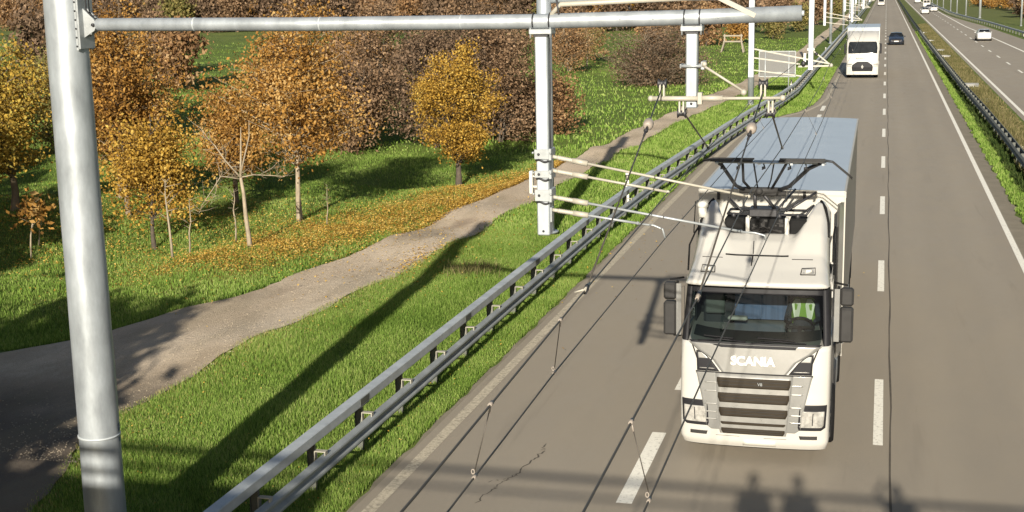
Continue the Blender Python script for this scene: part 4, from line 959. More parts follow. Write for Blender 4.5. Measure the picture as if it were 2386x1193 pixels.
    for pts, r in (([(-.30, 1.5, 4.22), (-.44, 1.3, 4.32), (-.62, .80, 4.72), (-.68, .58, 4.80)], .030), ([(.22, 1.5, 4.22), (.42, 1.3, 4.32), (.75, .85, 4.68), (.93, .56, 4.80)], .034),
                   ([(-.22, 1.5, 4.24), (-.30, 1.1, 4.42), (-.27, .6, 4.80)], .022), ([(-.10, 1.5, 4.24), (-.10, .6, 4.80)], .013), ([(.12, 1.5, 4.24), (.26, 1.0, 4.50), (.42, .58, 4.80)], .022), ([(.06, 1.5, 4.24), (.14, 1.1, 4.45), (.22, .6, 4.80)], .012)):
        q = MB(); q.tube(pts, r, 8); q.build('upper_arm', M['dark_steel'], T)
    for x0, x1 in ((-.76, -.10), (.30, 1.0)):
        q = MB()
        for y, z in ((.42, 4.835), (.50, 4.84), (.66, 4.84), (.74, 4.835)): q.box(x0, x1, y-.012, y+.012, z-.012, z+.012)
        q.build('carbon_strip', M['grey_plastic'], T)
    q = MB(); q.tube([(-.66, .58, 4.80), (1.02, .58, 4.80)], .022, 8); q.box(-.10, .30, .42, .74, 4.80, 4.815); 
    for x in (-.66, -.3, 0, .2, .5, .98): q.box(x-.02, x+.02, .40, .76, 4.78, 4.81)
    q.build('collector_head', M['galv_tube'], T)
    for s, xe in ((-1, -.76), (1, 1.0)):
        q = MB()
        for y in (.50, .66): q.tube([(xe, y, 4.84), (xe+s*.12, y, 4.82), (xe+s*.36, y+.02, 4.62), (xe+s*.42, y+.03, 4.56)], .010, 6)
        q.build('end_horn', M['grey_plastic'], T)
    q = MB()
    for x in (-.6, -.35, .05, .45, .7): q.tube([(x, .60, 4.80), (x+.03, .62, 4.70), (x-.02, .62, 4.68)], .012, 6); q.ball((x, .61, 4.71), .022, 6, 4)
    q.build('spring_gear', M['dark_steel'], T)
    for c in T.children:
        if c.name.split('.')[0] in ('cab', 'wheel_arch', 'door_seam', 'door_handle', 'step', 'cab_side', 'side_window', 'pillar', 'back_wall', 'interior_lining', 'dashboard', 'windscreen', 'sun_visor', 'screen_seal', 'wiper', 'wiper_cowl',
            'headlight', 'fog_lamp', 'panel_seam', 'bumper_slit', 'roof', 'roof_seam', 'roof_lamp', 'deflector_edge', 'air_deflector_edge', 'antenna'): c.scale.x = .945
    # driver
    D = empty('person', (-1.84+.68, 21.3, 0), 0, 'driver in a yellow-green reflective vest at the wheel of the large white truck', 'person')
    J = [((0, 1.42, 1.98), .15), ((0, 1.42, 2.15), .15), ((0, 1.40, 2.33), .155), ((0, 1.38, 2.44), .06), ((0, 1.37, 2.50), .055)]; E = [(0, 1), (1, 2), (2, 3), (3, 4)]
    for s in (-1, 1):
        n = len(J); J += [((s*.09, 1.2, 1.96), .09), ((s*.12, .98, 1.94), .07), ((s*.12, .92, 1.62), .05)]; E += [(0, n), (n, n+1), (n+1, n+2)]
        n = len(J); J += [((s*.20, 1.38, 2.36), .06), ((s*.26, 1.22, 2.14), .045), ((s*.21, 1.0, 2.16), .034), ((s*.20, .93, 2.17), .03)]; E += [(2, n), (n, n+1), (n+1, n+2), (n+2, n+3)]
    limb_mesh('body', J, E, M['cloth_dark'], D)
    head(D, 0, 1.34, 2.60, -1)
    q = MB(); P = []
    for z, w, d in ((2.02, .19, .175), (2.12, .20, .18), (2.25, .21, .185), (2.36, .215, .18), (2.43, .17, .13), (2.46, .10, .09)):
        P.append([(w*math.sin(a), 1.415-d*math.cos(a), z) for a in np.linspace(-PI, PI, 25)])
    q.grid(P, True); vo = q.build('vest', M['vest'], D)
    q = MB()
    for s in (-1, 1):
        q.add([(s*.07, 1.415-.196, 2.12), (s*.14, 1.415-.15, 2.12), (s*.185, 1.415-.135, 2.36), (s*.13, 1.39-.10, 2.45), (s*.06, 1.39-.115, 2.45), (s*.035, 1.415-.200, 2.36)], [(0, 1, 2, 3, 4, 5)])
    q.build('reflective_tape', M['vest_tape'], vo)
    # windscreen pendants kept small: second vest strip by the pillar
    return T
big_truck()

def far_truck():
    T = empty('lorry', (-1.68, 114.4, 0), 0, 'farther white truck with tall box body, approaching in the same lane behind the large one', 'truck')
    def yf(z): return interp(z, [(.3, .05), (.9, 0), (1.9, .08), (2.9, .45), (3.1, .5)])
    def FY(x, z): t = min(1, abs(x)/1.25); return yf(z)+.04*t*t+.25*(1-(1-t**6)**(1/6.0))
    def ring(z): return [(-1.25, 2.2, z)]+[(1.25*math.sin(a), FY(1.25*math.sin(a), z), z) for a in np.linspace(-PI/2, PI/2, 21)]+[(1.25, 2.2, z)]
    b = MB(); b.grid([ring(z) for z in np.linspace(.3, 2.95, 14)], True, True); top = ring(2.95); b.add(top, [tuple(range(len(top)))]); b.build('cab', M['tw'], T)
    o = patch(FY, [(1.98, -1.12, 1.12), (2.4, -1.14, 1.14), (2.82, -1.08, 1.08), (2.9, -1.0, 1.0)], .012, M['dark_glass'], 'windscreen', T, 16)
    b = MB(); P = [[(x, y+.1*(x/1.2)**2, z) for x in np.linspace(-1.2, 1.2, 11)] for y, z in ((.42, 2.93), (.5, 3.05), (1.2, 3.45), (1.9, 3.7), (2.2, 3.72))]; b.grid(P, True)
    for s in (0, -1): b.grid([[r[s], (r[s][0], r[s][1], 2.93)] for r in P], False)
    b.build('roof_spoiler', M['tw'], T)
    patch(FY, [(.58, -.78, .78), (.9, -.82, .82), (1.08, -.78, .78), (1.26, -.52, .52), (1.34, -.38, .38)], .012, M['black'], 'grille', T, 14)
    patch(FY, [(.32, -.7, .7), (.52, -.7, .7)], .02, M['white_plate'], 'bumper_plate', T, 8)
    g = [c for c in T.children if c.name.startswith('grille')][0]
    b = MB(); b.prism([(-.10, .93), (0, .76), (.10, .93), (0, 1.10)], 'y', -.03, -.01); b.build('emblem', M['chrome'], g)
    text_mesh('RENAULT', .20, .004, M['grey_plastic'], T, (-.05, .02, 1.60), (R(84), 0, 0), 'lettering', 0, 1.1)
    for s in (-1, 1):
        patch(FY, [(.95, *sorted((s*.86, s*1.16))), (1.10, *sorted((s*.88, s*1.18)))], .012, M['lamp'], 'headlight', T, 6)
        patch(FY, [(1.12, *sorted((s*.80, s*1.2))), (1.17, *sorted((s*.80, s*1.2)))], .014, M['black'], 'lamp_brow', T, 6)
        b = MB(); x0, x1 = sorted((s*1.30, s*1.46)); b.box(x0, x1, .5, .66, 1.95, 2.75, .03); b.bar((s*1.2, .6, 2.75), (s*1.4, .58, 2.72), .04); b.build('mirror', M['black'], T)
        for y in (1.4, 4.6, 9.5): wheel(T, s*1.05, y, .48, .34, 16)
    b = MB(); b.box(-1.275, 1.275, 2.5, 12.0, 1.0, 3.92); b.build('box_body', M['tw'], T)
    b = MB(); b.prism([(2.5, 3.92), (2.62, 3.98), (12, 3.98), (12, 3.92)], 'x', -1.275, 1.275); b.build('box_roof', M['roof_sky_tint'], T)
    b = MB(); b.box(-.45, .45, 1, 12, .5, .95); b.build('chassis', M['dark_steel'], T)
far_truck()

def car(x, y, col, lab, away=False, k=1.0, name='car', group=None, bright=False):
    m = mat('car_paint', col, .25, .2, .05, 2, coat=.8)
    T = empty(name, (x, y, 0), R(180) if away else 0, lab, 'car', group)
    # stations along the length (front at y=0): half width, sill z, belt z, roof z, roof half width
    S = [(0, .62, .42, .62, .62, .5), (.06, .76, .28, .70, .71, .6), (.5, .86, .22, .80, .82, .66), (1.1, .90, .2, .92, .95, .66), (1.25, .90, .2, .95, 1.0, .66), (1.95, .91, .2, .96, 1.42, .60),
         (2.7, .91, .2, .97, 1.47, .60), (3.3, .90, .2, .98, 1.40, .58), (3.75, .88, .22, .99, 1.12, .62), (4.05, .82, .28, .95, .97, .62), (4.15, .72, .40, .80, .82, .55)]
    P = []
    for (yy, w, zb, zl, zr, wr) in S:
        P.append([(-w*.9, yy, zb), (-w, yy, zb+.1), (-w, yy, (zb+zl)/2), (-w*.97, yy, zl), (-wr, yy, zr), (0, yy, zr+.03), (wr, yy, zr), (w*.97, yy, zl), (w, yy, (zb+zl)/2), (w, yy, zb+.1), (w*.9, yy, zb)])
    b = MB(); b.grid(P, True, True); b.add(P[0], [tuple(range(11))]); b.add(P[-1], [tuple(range(11))]); b.build('body', m, T)
    b = MB(); b.add([(-.80, 1.28, 1.0), (.80, 1.28, 1.0), (.585, 1.93, 1.425), (-.585, 1.93, 1.425)], [(0, 1, 2, 3)])
    for v in range(4): pass
    o = b.build('windscreen', M['dark_glass'], T); o.location = (0, -.012, .02)
    b = MB(); b.add([(-.56, 3.32, 1.405), (.56, 3.32, 1.405), (.66, 3.76, 1.115), (-.66, 3.76, 1.115)], [(0, 1, 2, 3)]); o = b.build('rear_window', M['dark_glass'], T); o.location = (0, .012, .015)
    for s in (-1, 1):
        b = MB(); b.add([(s*.885, 1.40, 1.0), (s*.885, 3.5, 1.02), (s*.64, 3.2, 1.37), (s*.635, 1.98, 1.40)], [(0, 1, 2, 3)]); o = b.build('side_window', M['dark_glass'], T); o.location = (s*.015, 0, .0)
        b = MB(); b.ball((s*.60, .14, .64), .14, 10, 6, (1.2, .7, .55)); b.build('headlight', M['lamp'], T)
        b = MB(); b.ball((s*.68, 4.06, .78), .12, 8, 6, (1.0, .5, .8)); b.build('tail_light', mat('tail_red', (.35, .02, .02), .2, coat=.5) if 'tl' not in M else M['tl'], T)
        for yy in (.80, 3.35): wheel(T, s*.82, yy, .31, .20, 14)
        b = MB(); b.ball((s*.98, 1.45, 1.02), .10, 8, 6, (1, .6, .7)); b.build('mirror', m, T)
    b = MB(); b.box(-.26, .26, -.02, .03, .42, .54); b.build('number_plate', M['white_plate'], T)
    b = MB(); b.box(-.50, .50, -.01, .05, .56, .66, .01); b.build('grille', M['grille'], T)
    T.scale = (k, k, k); return T
M['tl'] = mat('tail_red', (.35, .02, .02), .2, coat=.5)
car(1.35, 175.0, (.02, .024, .035), 'dark blue car approaching in the overtaking lane beside the far white truck')
car(12.1, 189.0, (.55, .55, .54), 'silver car driving away on the far carriageway, nearest car there', True, 1.0)
car(11.7, 372.0, (.62, .62, .60), 'white car driving away far down the opposite carriageway', True)
car(11.2, 392.0, (.08, .08, .09), 'dark car just beyond the distant white one', True)
car(8.9, 345.0, (.5, .49, .47), 'pale car close to the median line far down the opposite carriageway', True)
def van(x, y, lab, away=True):
    T = empty('van', (x, y, 0), R(180) if away else 0, lab, 'van')
    b = MB(); b.box(-1.0, 1.0, 1.3, 5.4, .4, 2.6, .12); b.prism([(0, .4), (0, 1.0), (.9, 1.25), (1.4, 2.5), (1.5, 2.5), (1.5, .4)], 'x', -.98, .98); b.build('body', M['tw'], T)
    b = MB(); b.add([(-.85, .9, 1.3), (.85, .9, 1.3), (.8, 1.33, 2.3), (-.8, 1.33, 2.3)], [(0, 1, 2, 3)]); o = b.build('windscreen', M['dark_glass'], T); o.location = (0, -.03, .02)
    b = MB(); b.box(-.8, -.05, 5.4, 5.42, 1.5, 2.2); b.box(.05, .8, 5.4, 5.42, 1.5, 2.2); b.build('rear_window', M['dark_glass'], T)
    for s in (-1, 1):
        for yy in (.9, 4.2): wheel(T, s*.88, yy, .36, .24, 12)
van(11.3, 425, 'white van far off on the opposite carriageway, beyond the white car')
van(10.8, 520, 'white van farthest off on the opposite carriageway, near the top edge')
van(-1.5, 470, 'pale van approaching far away in the truck lane, close to the top edge', False)

# ------------------------------------------------------------------ trees, shrubs, grass
M['bark'] = mat('grey_brown_bark', (.16, .125, .085), .9, 0, .35, 6, .5, 20, stretch=(1, 1, .3))
M['bark_dark'] = mat('dark_bark', (.07, .055, .04), .9, 0, .35, 6, .5, 20)
M['bark_pale'] = mat('pale_bark', (.26, .215, .15), .85, 0, .4, 9, .3, 25, stretch=(1, 1, .3))
PAL = {
 'golden': [(.15, .085, .020), (.28, .165, .030), (.38, .235, .045), (.46, .33, .09)],
 'yellow': [(.15, .11, .03), (.28, .18, .035), (.38, .26, .05), (.30, .26, .07)],
 'orange': [(.13, .070, .024), (.25, .13, .034), (.34, .185, .046), (.40, .27, .11)],
 'russet': [(.10, .062, .036), (.19, .11, .055), (.26, .15, .07), (.32, .22, .12)],
 'brown': [(.075, .055, .040), (.14, .10, .072), (.20, .145, .105), (.26, .20, .15)],
 'dusk': [(.045, .036, .028), (.095, .072, .058), (.15, .115, .092), (.20, .155, .125)],
 'olive': [(.085, .085, .03), (.14, .135, .045), (.20, .17, .06), (.24, .19, .08)]}
PAL = {k: [tuple(min(.9, c*1.22*(w if k in ('brown', 'dusk') else 1)) for c, w in zip(q, (1.12, 1.0, .82))) for q in v] for k, v in PAL.items()}
for k_, v_ in PAL.items(): M['leaf_'+k_] = leaf_mat('leaves_'+k_, v_)

def tree_data(seed, H, fork, cen, rad, ntip, leaves, lsize, spread, tr, lean=(0, 0), lobes=.30, droop=0.0, multi=1, outb=2.2, sub=2):
    """returns wood MB and leaf arrays. cen=(x,y,z) and rad=(rx,ry,rz) of the crown, local metres"""
    r = np.random.RandomState(seed); b = MB()
    ph = r.uniform(0, 6.28, 8); top = np.array([cen[0]+lean[0], cen[1]+lean[1], min(H*.93, cen[2]+rad[2]*.75)])
    trunks = []
    for m in range(multi):
        off = np.array([r.uniform(-1, 1)*.25*(multi > 1), r.uniform(-1, 1)*.25*(multi > 1), 0]); tp = top+np.array([r.uniform(-1, 1)*rad[0]*.5, r.uniform(-1, 1)*rad[1]*.5, 0])*(multi > 1)
        n = 9; pts = []
        for i in range(n):
            t = i/(n-1); p = off*(1-t)+tp*np.array([t**1.4, t**1.4, t])+np.array([math.sin(t*5+ph[0]+m)*.05*H/5, math.cos(t*4+ph[1]+m)*.05*H/5, 0])*(t > 0)
            pts.append(p)
        rr_ = [max(.012, tr/math.sqrt(multi)*(1-.9*i/(n-1))*(1.25 if i == 0 else 1)) for i in range(n)]; b.tube(pts, rr_, 8); trunks.append(np.array(pts))
    tips = []; segs = []
    while len(tips) < ntip:
        v = r.normal(size=3); v /= np.linalg.norm(v); th = math.atan2(v[1], v[0]); fi = math.asin(v[2])
        k = 1+lobes*(math.sin(3*th+ph[2])*math.cos(2*fi+ph[3])*.6+math.sin(5*th+ph[4]+3*fi)*.4+.35*math.sin(9*fi+ph[5]+2*th))
        u = r.uniform(.05, 1)**(1/outb)*k; p = np.array(cen)+v*u*np.array(rad)
        if p[2] < fork*.75 or p[2] < .15: continue
        tips.append(p)
    for p in tips:
        T = trunks[r.randint(len(trunks))]; hz = max(fork*.9, min(p[2]-.35*np.hypot(*(p[:2]-cen[:2]))-.1*H, top[2]*.92)); hz = np.clip(hz, .05*H, top[2]*.95)
        q = np.array([np.interp(hz, T[:, 2], T[:, 0]), np.interp(hz, T[:, 2], T[:, 1]), hz])
        m1 = q+(p-q)*.35+np.array([0, 0, .06*H*r.uniform(-.2, 1)]); m2 = q+(p-q)*.7+np.array([r.normal()*.05*H, r.normal()*.05*H, .05*H*r.uniform(-.3, 1)-droop*.1])
        w = tr*.24; b.tube([q, m1, m2, p], [w, w*.6, w*.35, w*.12], 4, False)
        segs.append((m1, m2, p))
        for s in range(sub):
            e = m2+r.normal(size=3)*spread*1.1; b.tube([m1+(m2-m1)*r.uniform(.2, 1), e], [w*.3, w*.08], 3, False); segs.append((m1, m2, e))
    # leaves in clusters around the twigs
    n = leaves; si = r.randint(0, len(segs), n); t = r.uniform(0.15, 1.1, n)[:, None]
    A = np.array([s[1] for s in segs])[si]; B = np.array([s[2] for s in segs])[si]
    C = A+(B-A)*t+r.normal(size=(n, 3))*spread*np.array([1, 1, .8]); C[:, 2] = np.maximum(C[:, 2], .1)
    a = r.normal(size=(n, 3)); a /= np.linalg.norm(a, axis=1)[:, None]; c = np.cross(a, r.normal(size=(n, 3))); c /= np.linalg.norm(c, axis=1)[:, None]
    s = lsize*r.uniform(.55, 1.3, n)[:, None]; w_ = s*r.uniform(.5, .75, n)[:, None]
    V = np.stack([C-a*s*.5, C+c*w_*.5, C+a*s*.5, C-c*w_*.5], 1).reshape(-1, 3)
    return b, V, np.arange(4*n).reshape(-1, 4), r.uniform(0, 1, n)
def tree(name, x, y, lab, pal, bark='bark', cat='tree', group=None, rz=0.0, **kw):
    if 20 < y < 80: x *= .958; y *= .958
    t = empty(name, (x, y, float(hgt(x, y))-.03), rz, lab, cat, group)
    if kw['lsize'] < .3: kw['leaves'] = int(kw['leaves']*1.7); kw['lsize'] *= .74; kw['ntip'] = int(kw['ntip']*1.15)
    b, V, F, rn = tree_data(**kw); b.build('trunk', M[bark], t, fix=False)
    if len(F): np_mesh('crown', V, F, M['leaf_'+pal], t, rn)
    return t
G1 = 'autumn trees beside the track'
# near row, from left to right
tree('autumn_tree', -28.6, 40.6, 'yellow autumn tree at the left edge of the photo, left of the big mast', 'yellow', group=G1, seed=11, H=5.3, fork=1.2, cen=(-.3, 0, 3.3), rad=(2.2, 2.1, 1.9), ntip=90, leaves=9500, lsize=.16, spread=.26, tr=.13)
tree('autumn_tree', -27.2, 45.0, 'brown-gold autumn tree behind the big mast, its lower crown just left of it', 'golden', group=G1, seed=12, H=5.5, fork=1.2, cen=(0, 0, 3.3), rad=(2.2, 2.0, 2.1), ntip=70, leaves=7000, lsize=.16, spread=.26, tr=.11)
tree('autumn_tree', -22.0, 38.2, 'small golden tree just right of the big mast, on a dark thin trunk', 'golden', 'bark_dark', group=G1, seed=13, H=4.5, fork=1.1, cen=(.15, 0, 2.8), rad=(1.6, 1.5, 1.75), ntip=85, leaves=7500, lsize=.135, spread=.24, tr=.07, lobes=.6)
tree('autumn_tree', -25.7, 43.0, 'tall reddish-orange tree behind the small golden tree', 'orange', group=G1, seed=14, H=7.0, fork=2.0, cen=(0, 0, 4.5), rad=(1.95, 2.0, 2.6), ntip=120, leaves=11000, lsize=.15, spread=.26, tr=.09, lobes=.5)
tree('autumn_tree', -18.7, 42.0, 'big orange tree with a pale trunk, in the middle of the row', 'orange', 'bark_pale', group=G1, seed=15, H=6.6, fork=2.0, cen=(-.15, .3, 4.3), rad=(2.6, 2.3, 2.4), ntip=130, leaves=12500, lsize=.15, spread=.28, tr=.095, lobes=.55)
tree('autumn_tree', -22.9, 45.8, 'orange tree with thin crown behind the bare pale sapling', 'orange', group=G1, seed=16, H=3.9, fork=1.2, cen=(0, 0, 2.6), rad=(1.25, 1.2, 1.6), ntip=80, leaves=7000, lsize=.15, spread=.28, tr=.10, lobes=.5)
tree('autumn_tree', -16.05, 51.4, 'rounded golden tree standing alone by the track on a short crooked trunk', 'golden', 'bark_dark', group=G1, seed=17, H=5.4, fork=.95, cen=(0, 0, 3.05), rad=(1.85, 1.8, 2.1), ntip=130, leaves=14000, lsize=.125, spread=.17, tr=.12, lobes=.16, outb=3.0)
# brown shrub mass behind
G2 = 'brown shrubs behind the autumn trees'
for i, (x, y, H, rx, pal, lab) in enumerate([
    (-24.6, 62.0, 4.6, 2.4, 'brown', 'grey-brown shrub right behind the big orange tree'), (-21.0, 64.0, 6.6, 3.0, 'dusk', 'tall dark brown shrub behind the rounded golden tree, left one'),
    (-18.4, 66.0, 6.4, 2.6, 'brown', 'tall brown shrub behind the rounded golden tree, right one'), (-17.6, 70.5, 3.0, 2.3, 'russet', 'low reddish-brown bush right of the rounded golden tree, behind the four-armed hanger'),
    (-27.0, 60.5, 5.4, 2.1, 'russet', 'russet shrub between the two orange trees, set back'), (-27.0, 72.0, 6.8, 3.2, 'brown', 'brown tree crown rising over the long arm left of the four-armed hanger'),
    (-40.5, 66.0, 6.0, 2.6, 'russet', 'russet bush behind the tall reddish-orange tree'), (-46.0, 75.0, 6.0, 4.0, 'dusk', 'grey-brown thicket left of the big mast near the top edge'), (-38.5, 60.0, 5.0, 3.0, 'olive', 'olive-yellow bush left of the big mast'),
    (-40.0, 52.0, 4.8, 2.8, 'golden', 'golden bush between the yellow tree and the brown thicket on the left'), (-22.5, 77.0, 7.2, 3.2, 'dusk', 'dark brown tree crown just behind the long arm, above the rounded golden tree')]):
    tree('shrub', x, y, lab, pal, 'bark_dark', 'shrub', G2, seed=30+i, H=H, fork=.25, cen=(0, 0, H*.5), rad=(rx, rx*.9, H*.48), ntip=110, leaves=8500, lsize=.20, spread=.30, tr=.10, multi=4, lobes=.3)
# willow-like bush by the track further on
tree('shrub', -16.6, 104.5, 'wide dark bush with tangled grey branches, on the green beyond the crossbar', 'dusk', 'bark', 'shrub', seed=50, H=4.8, fork=.2, cen=(0, 0, 2.1), rad=(4.9, 3.6, 2.6), ntip=320, leaves=9000, lsize=.20, spread=.35, tr=.16, multi=5, lobes=.25, sub=3)
tree('shrub', -26.5, 118, 'light yellow-brown bush left of the wide dark bush', 'russet', 'bark_pale', 'shrub', seed=51, H=4.6, fork=.3, cen=(0, 0, 2.4), rad=(3.0, 2.6, 2.1), ntip=110, leaves=3600, lsize=.24, spread=.4, tr=.10, multi=4)
tree('autumn_tree', -27.0, 128, 'thin pale-stemmed tree left of the wide dark bush, on the bright meadow', 'olive', 'bark_pale', group=G1, seed=52, H=4.2, fork=.8, cen=(0, 0, 2.6), rad=(1.6, 1.5, 1.6), ntip=40, leaves=1200, lsize=.2, spread=.3, tr=.09)
# bare pale sapling with staked thin trees
t = empty('bare_tree', (-17.35, 35.2, float(hgt(-17.35, 35.2))), R(24), 'pale bare young tree with spreading leafless limbs in front of the autumn row', 'tree')
b = MB(); b.tube([(.10, 0, -.02), (.07, 0, .4), (.02, .0, 1.0), (.0, 0, 1.6), (-.06, 0, 2.05)], [.085, .068, .058, .05, .044], 9)
b.tube([(-.06, 0, 2.05), (-.03, .05, 2.5), (.0, .05, 3.0), (.02, .1, 3.45)], [.036, .028, .02, .008], 7)
b.tube([(-.05, 0, 2.15), (.10, -.05, 2.7), (.24, -.05, 3.2), (.26, 0, 3.65)], [.03, .023, .016, .007], 7)
b.build('trunk', M['bark_pale'], t)
rr = random.Random(8)
def limb(pts, r, par, m):
    r *= .72; q = MB(); q.tube(pts, [r*(1-.8*i/(len(pts)-1)) for i in range(len(pts))], 6)
    for i in range(1, len(pts)):
        for k in range(5):
            p = Vector(pts[i-1]).lerp(Vector(pts[i]), rr.random()); d = Vector((rr.uniform(-1, 1), rr.uniform(-.6, .6), rr.uniform(-.3, .9))).normalized()*rr.uniform(.2, .55); q.tube([p, p+d*.5, p+d+Vector((0, 0, .05))], [r*.3, r*.2, r*.08], 4)
    q.build('limb', m, par)
for pts, r in (([(-.06, 0, 2.05), (-.3, 0, 2.35), (-.46, 0, 2.55), (-.70, 0, 2.95), (-.88, .1, 3.15), (-1.1, .1, 3.5)], .042), ([(-.46, 0, 2.5), (-.42, 0, 2.75), (-.5, .1, 2.95)], .02),
               ([(-.06, 0, 2.0), (-.35, -.1, 2.08), (-.6, -.15, 2.12), (-.85, -.2, 1.75), (-1.15, -.3, 1.35), (-1.25, -.3, 1.1)], .032), ([(-.05, 0, 2.05), (.3, .1, 2.1), (.8, .15, 2.05), (1.15, .2, 2.0), (1.35, .2, 2.1)], .030), ([(.5, .1, 2.1), (.85, 0, 2.3), (1.05, 0, 2.5)], .015),
               ([(-.7, -.15, 2.1), (-.75, -.2, 1.7), (-.95, -.2, 1.3)], .016)): limb(pts, r, t, M['bark_pale'])
def sapling(x, y, h, lab, lean=.1, leaves=0, seed=1, bark='bark_pale', r=.028):
    x *= .958; y *= .958
    t = empty('sapling', (x, y, float(hgt(x, y))), 0, lab, 'sapling', 'thin young trees by the track'); rr = random.Random(seed)
    q = MB(); P = [(lean*k/5*h+rr.uniform(-.03, .03), rr.uniform(-.03, .03), h*k/5) for k in range(6)]; q.tube(P, [r, r*.9, r*.8, r*.6, r*.45, r*.2], 6)
    for k in range(14):
        z = rr.uniform(.45, .98)*h; d = Vector((rr.uniform(-1, 1), rr.uniform(-1, 1), rr.uniform(.1, .8))).normalized()*rr.uniform(.15, .45)*h/2; q.tube([(lean*z, 0, z), Vector((lean*z, 0, z))+d], [r*.3, r*.1], 4)
    q.build('trunk', M[bark], t)
    if leaves:
        rs_ = np.random.RandomState(seed); C = rs_.normal(size=(leaves, 3))*np.array([.25, .25, .22])*h/1.6+np.array([lean*h*.8, 0, h*.82]); a = rs_.normal(size=(leaves, 3))*.05; c = rs_.normal(size=(leaves, 3))*.04
        V = np.stack([C-a, C+c, C+a, C-c], 1).reshape(-1, 3); np_mesh('crown', V, np.arange(4*leaves).reshape(-1, 4), M['leaf_orange'], t, rs_.uniform(0, 1, leaves))
sapling(-20.2, 36.1, 2.3, 'thin pale sapling between the small golden tree and the bare pale tree', -.05, seed=3, r=.04)
sapling(-20.05, 36.9, 1.7, 'second thin sapling standing close behind the first, a little right', .04, seed=4)
sapling(-19.4, 38.6, 1.6, 'short thin sapling just left of the bare pale tree', .02, seed=5)
sapling(-24.7, 35.6, 1.7, 'small sapling with a tuft of orange leaves left of the big mast', .15, 260, 6)
sapling(-24.0, 32.5, 1.1, 'short leafless sapling in the grass left of the big mast', -.05, 0, 7, r=.02)
sapling(-25.2, 36.8, 1.2, 'low leafless sapling at the left edge of the photo', .2, 0, 9, r=.02)
sapling(-17.4, 41.2, 1.3, 'short twiggy sapling right of the big orange tree trunk', .05, 0, 10, r=.018)
# extra unseen trees on the left, added to shade the meadow behind the row
for i, (x, y) in enumerate([(-28.5, 27.5), (-33.5, 31.5), (-25.5, 22.5), (-38, 36), (-31, 22)]):
    tree('autumn_tree', x, y, 'golden tree added to shade the meadow, '+['first', 'second', 'third', 'fourth', 'fifth'][i]+' one out of frame', 'golden', group=G1, seed=70+i, H=7.6, fork=1.2, cen=(0, 0, 4.4), rad=(2.6, 2.5, 3.0), ntip=90, leaves=6000, lsize=.34, spread=.35, tr=.14)
# distant trees and woods
protos = []
def far_proto(k, pal, H, rx, name='distant_tree', bark='bark_dark'):
    b, V, F, rn = tree_data(seed=100+k, H=H, fork=H*.12, cen=(0, 0, H*.54), rad=(rx, rx, H*.46), ntip=70, leaves=2600, lsize=.52, spread=.55, tr=.16, multi=2, lobes=.35, sub=1)
    t = empty(name); b.build('trunk', M[bark], t, fix=False); np_mesh('crown', V, F, M['leaf_'+pal], t, rn); return t
PR = [far_proto(0, 'brown', 8, 3.2), far_proto(1, 'dusk', 9, 3.4), far_proto(2, 'russet', 7.5, 3.2), far_proto(3, 'orange', 7, 3.0), far_proto(4, 'olive', 7, 3.2), far_proto(5, 'dusk', 7, 3.6), far_proto(6, 'golden', 6.5, 3.0)]
used = set()
def place(k, x, y, s, lab, group):
    if k in used: o = copy_tree(PR[k])
    else: o = PR[k]; used.add(k)
    o.location = (x, y, float(hgt(x, y))-.1); o.scale = (s, s, s*random.uniform(.85, 1.15)); o.rotation_euler = (0, 0, random.uniform(0, 6.28)); tag(o, lab, 'tree', group)
random.seed(21)
GA = 'trees of the wood across the meadow'
names = ['brown', 'dark grey-brown', 'russet', 'orange', 'olive', 'low dark brown', 'golden']
for row, (y0, n, x0, x1) in enumerate([(232, 34, -185, -26), (246, 34, -200, -24), (262, 30, -215, -24), (282, 30, -230, -22)]):
    for i in range(n):
        x = x0+(x1-x0)*(i+random.uniform(-.3, .3))/n; y = y0+random.uniform(-6, 6)+(x+30)*(-.28)
        k = random.choices(range(7), [5, 5, 4, 1.2, 2, 4, .5])[0]
        place(k, x, y, random.uniform(.85, 1.25)*(1+.12*row), names[k]+' tree in the wood across the meadow, one of many alike', GA+', '+names[k])
ords = 'first second third fourth fifth sixth seventh eighth ninth tenth eleventh twelfth thirteenth fourteenth fifteenth sixteenth seventeenth'.split()
GB = 'trees in the hedge beyond the yellow tree'
for i, (x, y, k, s) in enumerate([(-72, 108, 1, .8), (-80, 104, 0, .85), (-88, 112, 5, .9), (-66, 118, 0, .7), (-96, 100, 1, .9), (-104, 108, 2, .9), (-54, 99, 2, .72), (-60, 96, 4, .6), (-57, 92, 0, .6), (-44, 100, 6, .55), (-39, 96, 2, .7), (-35.5, 92, 3, .72), (-33, 100, 0, .75)]):
    place(k, x, y, s, names[k]+' tree, number '+ords[i]+' of the hedge line beyond the yellow tree', GB)
GC = 'trees along the track further on'
for i, (x, y, k, s) in enumerate([(-29.5, 140, 2, .62), (-33, 150, 3, .6), (-25.5, 158, 2, .62), (-22, 178, 2, .7), (-18.5, 184, 3, .6), (-26, 190, 0, .8), (-15, 196, 4, .55), (-37, 160, 0, .8), (-42, 150, 1, .8), (-16, 215, 0, .8), (-13.5, 232, 4, .7), (-21, 222, 5, .8), (-12.5, 262, 0, .8), (-14, 290, 1, .9), (-11.5, 320, 4, .8), (-12, 350, 0, .9), (-13, 385, 1, 1)]):
    place(k, x, y, s, names[k]+' tree, '+ords[i]+' along the track past the wide dark bush', GC)
GD = 'trees beyond the far carriageway'
for i in range(46):
    y = 262+i*5.2+random.uniform(-3, 3); x = 25+random.uniform(0, 22)+max(0, (300-y))*.06
    k = random.choices(range(7), [3, 2, 4, 4, 1, 2, 4])[0]; place(k, x, y, random.uniform(.6, 1.0), names[k]+' tree on the far right beyond the opposite carriageway, one of several alike', GD+', '+names[k])
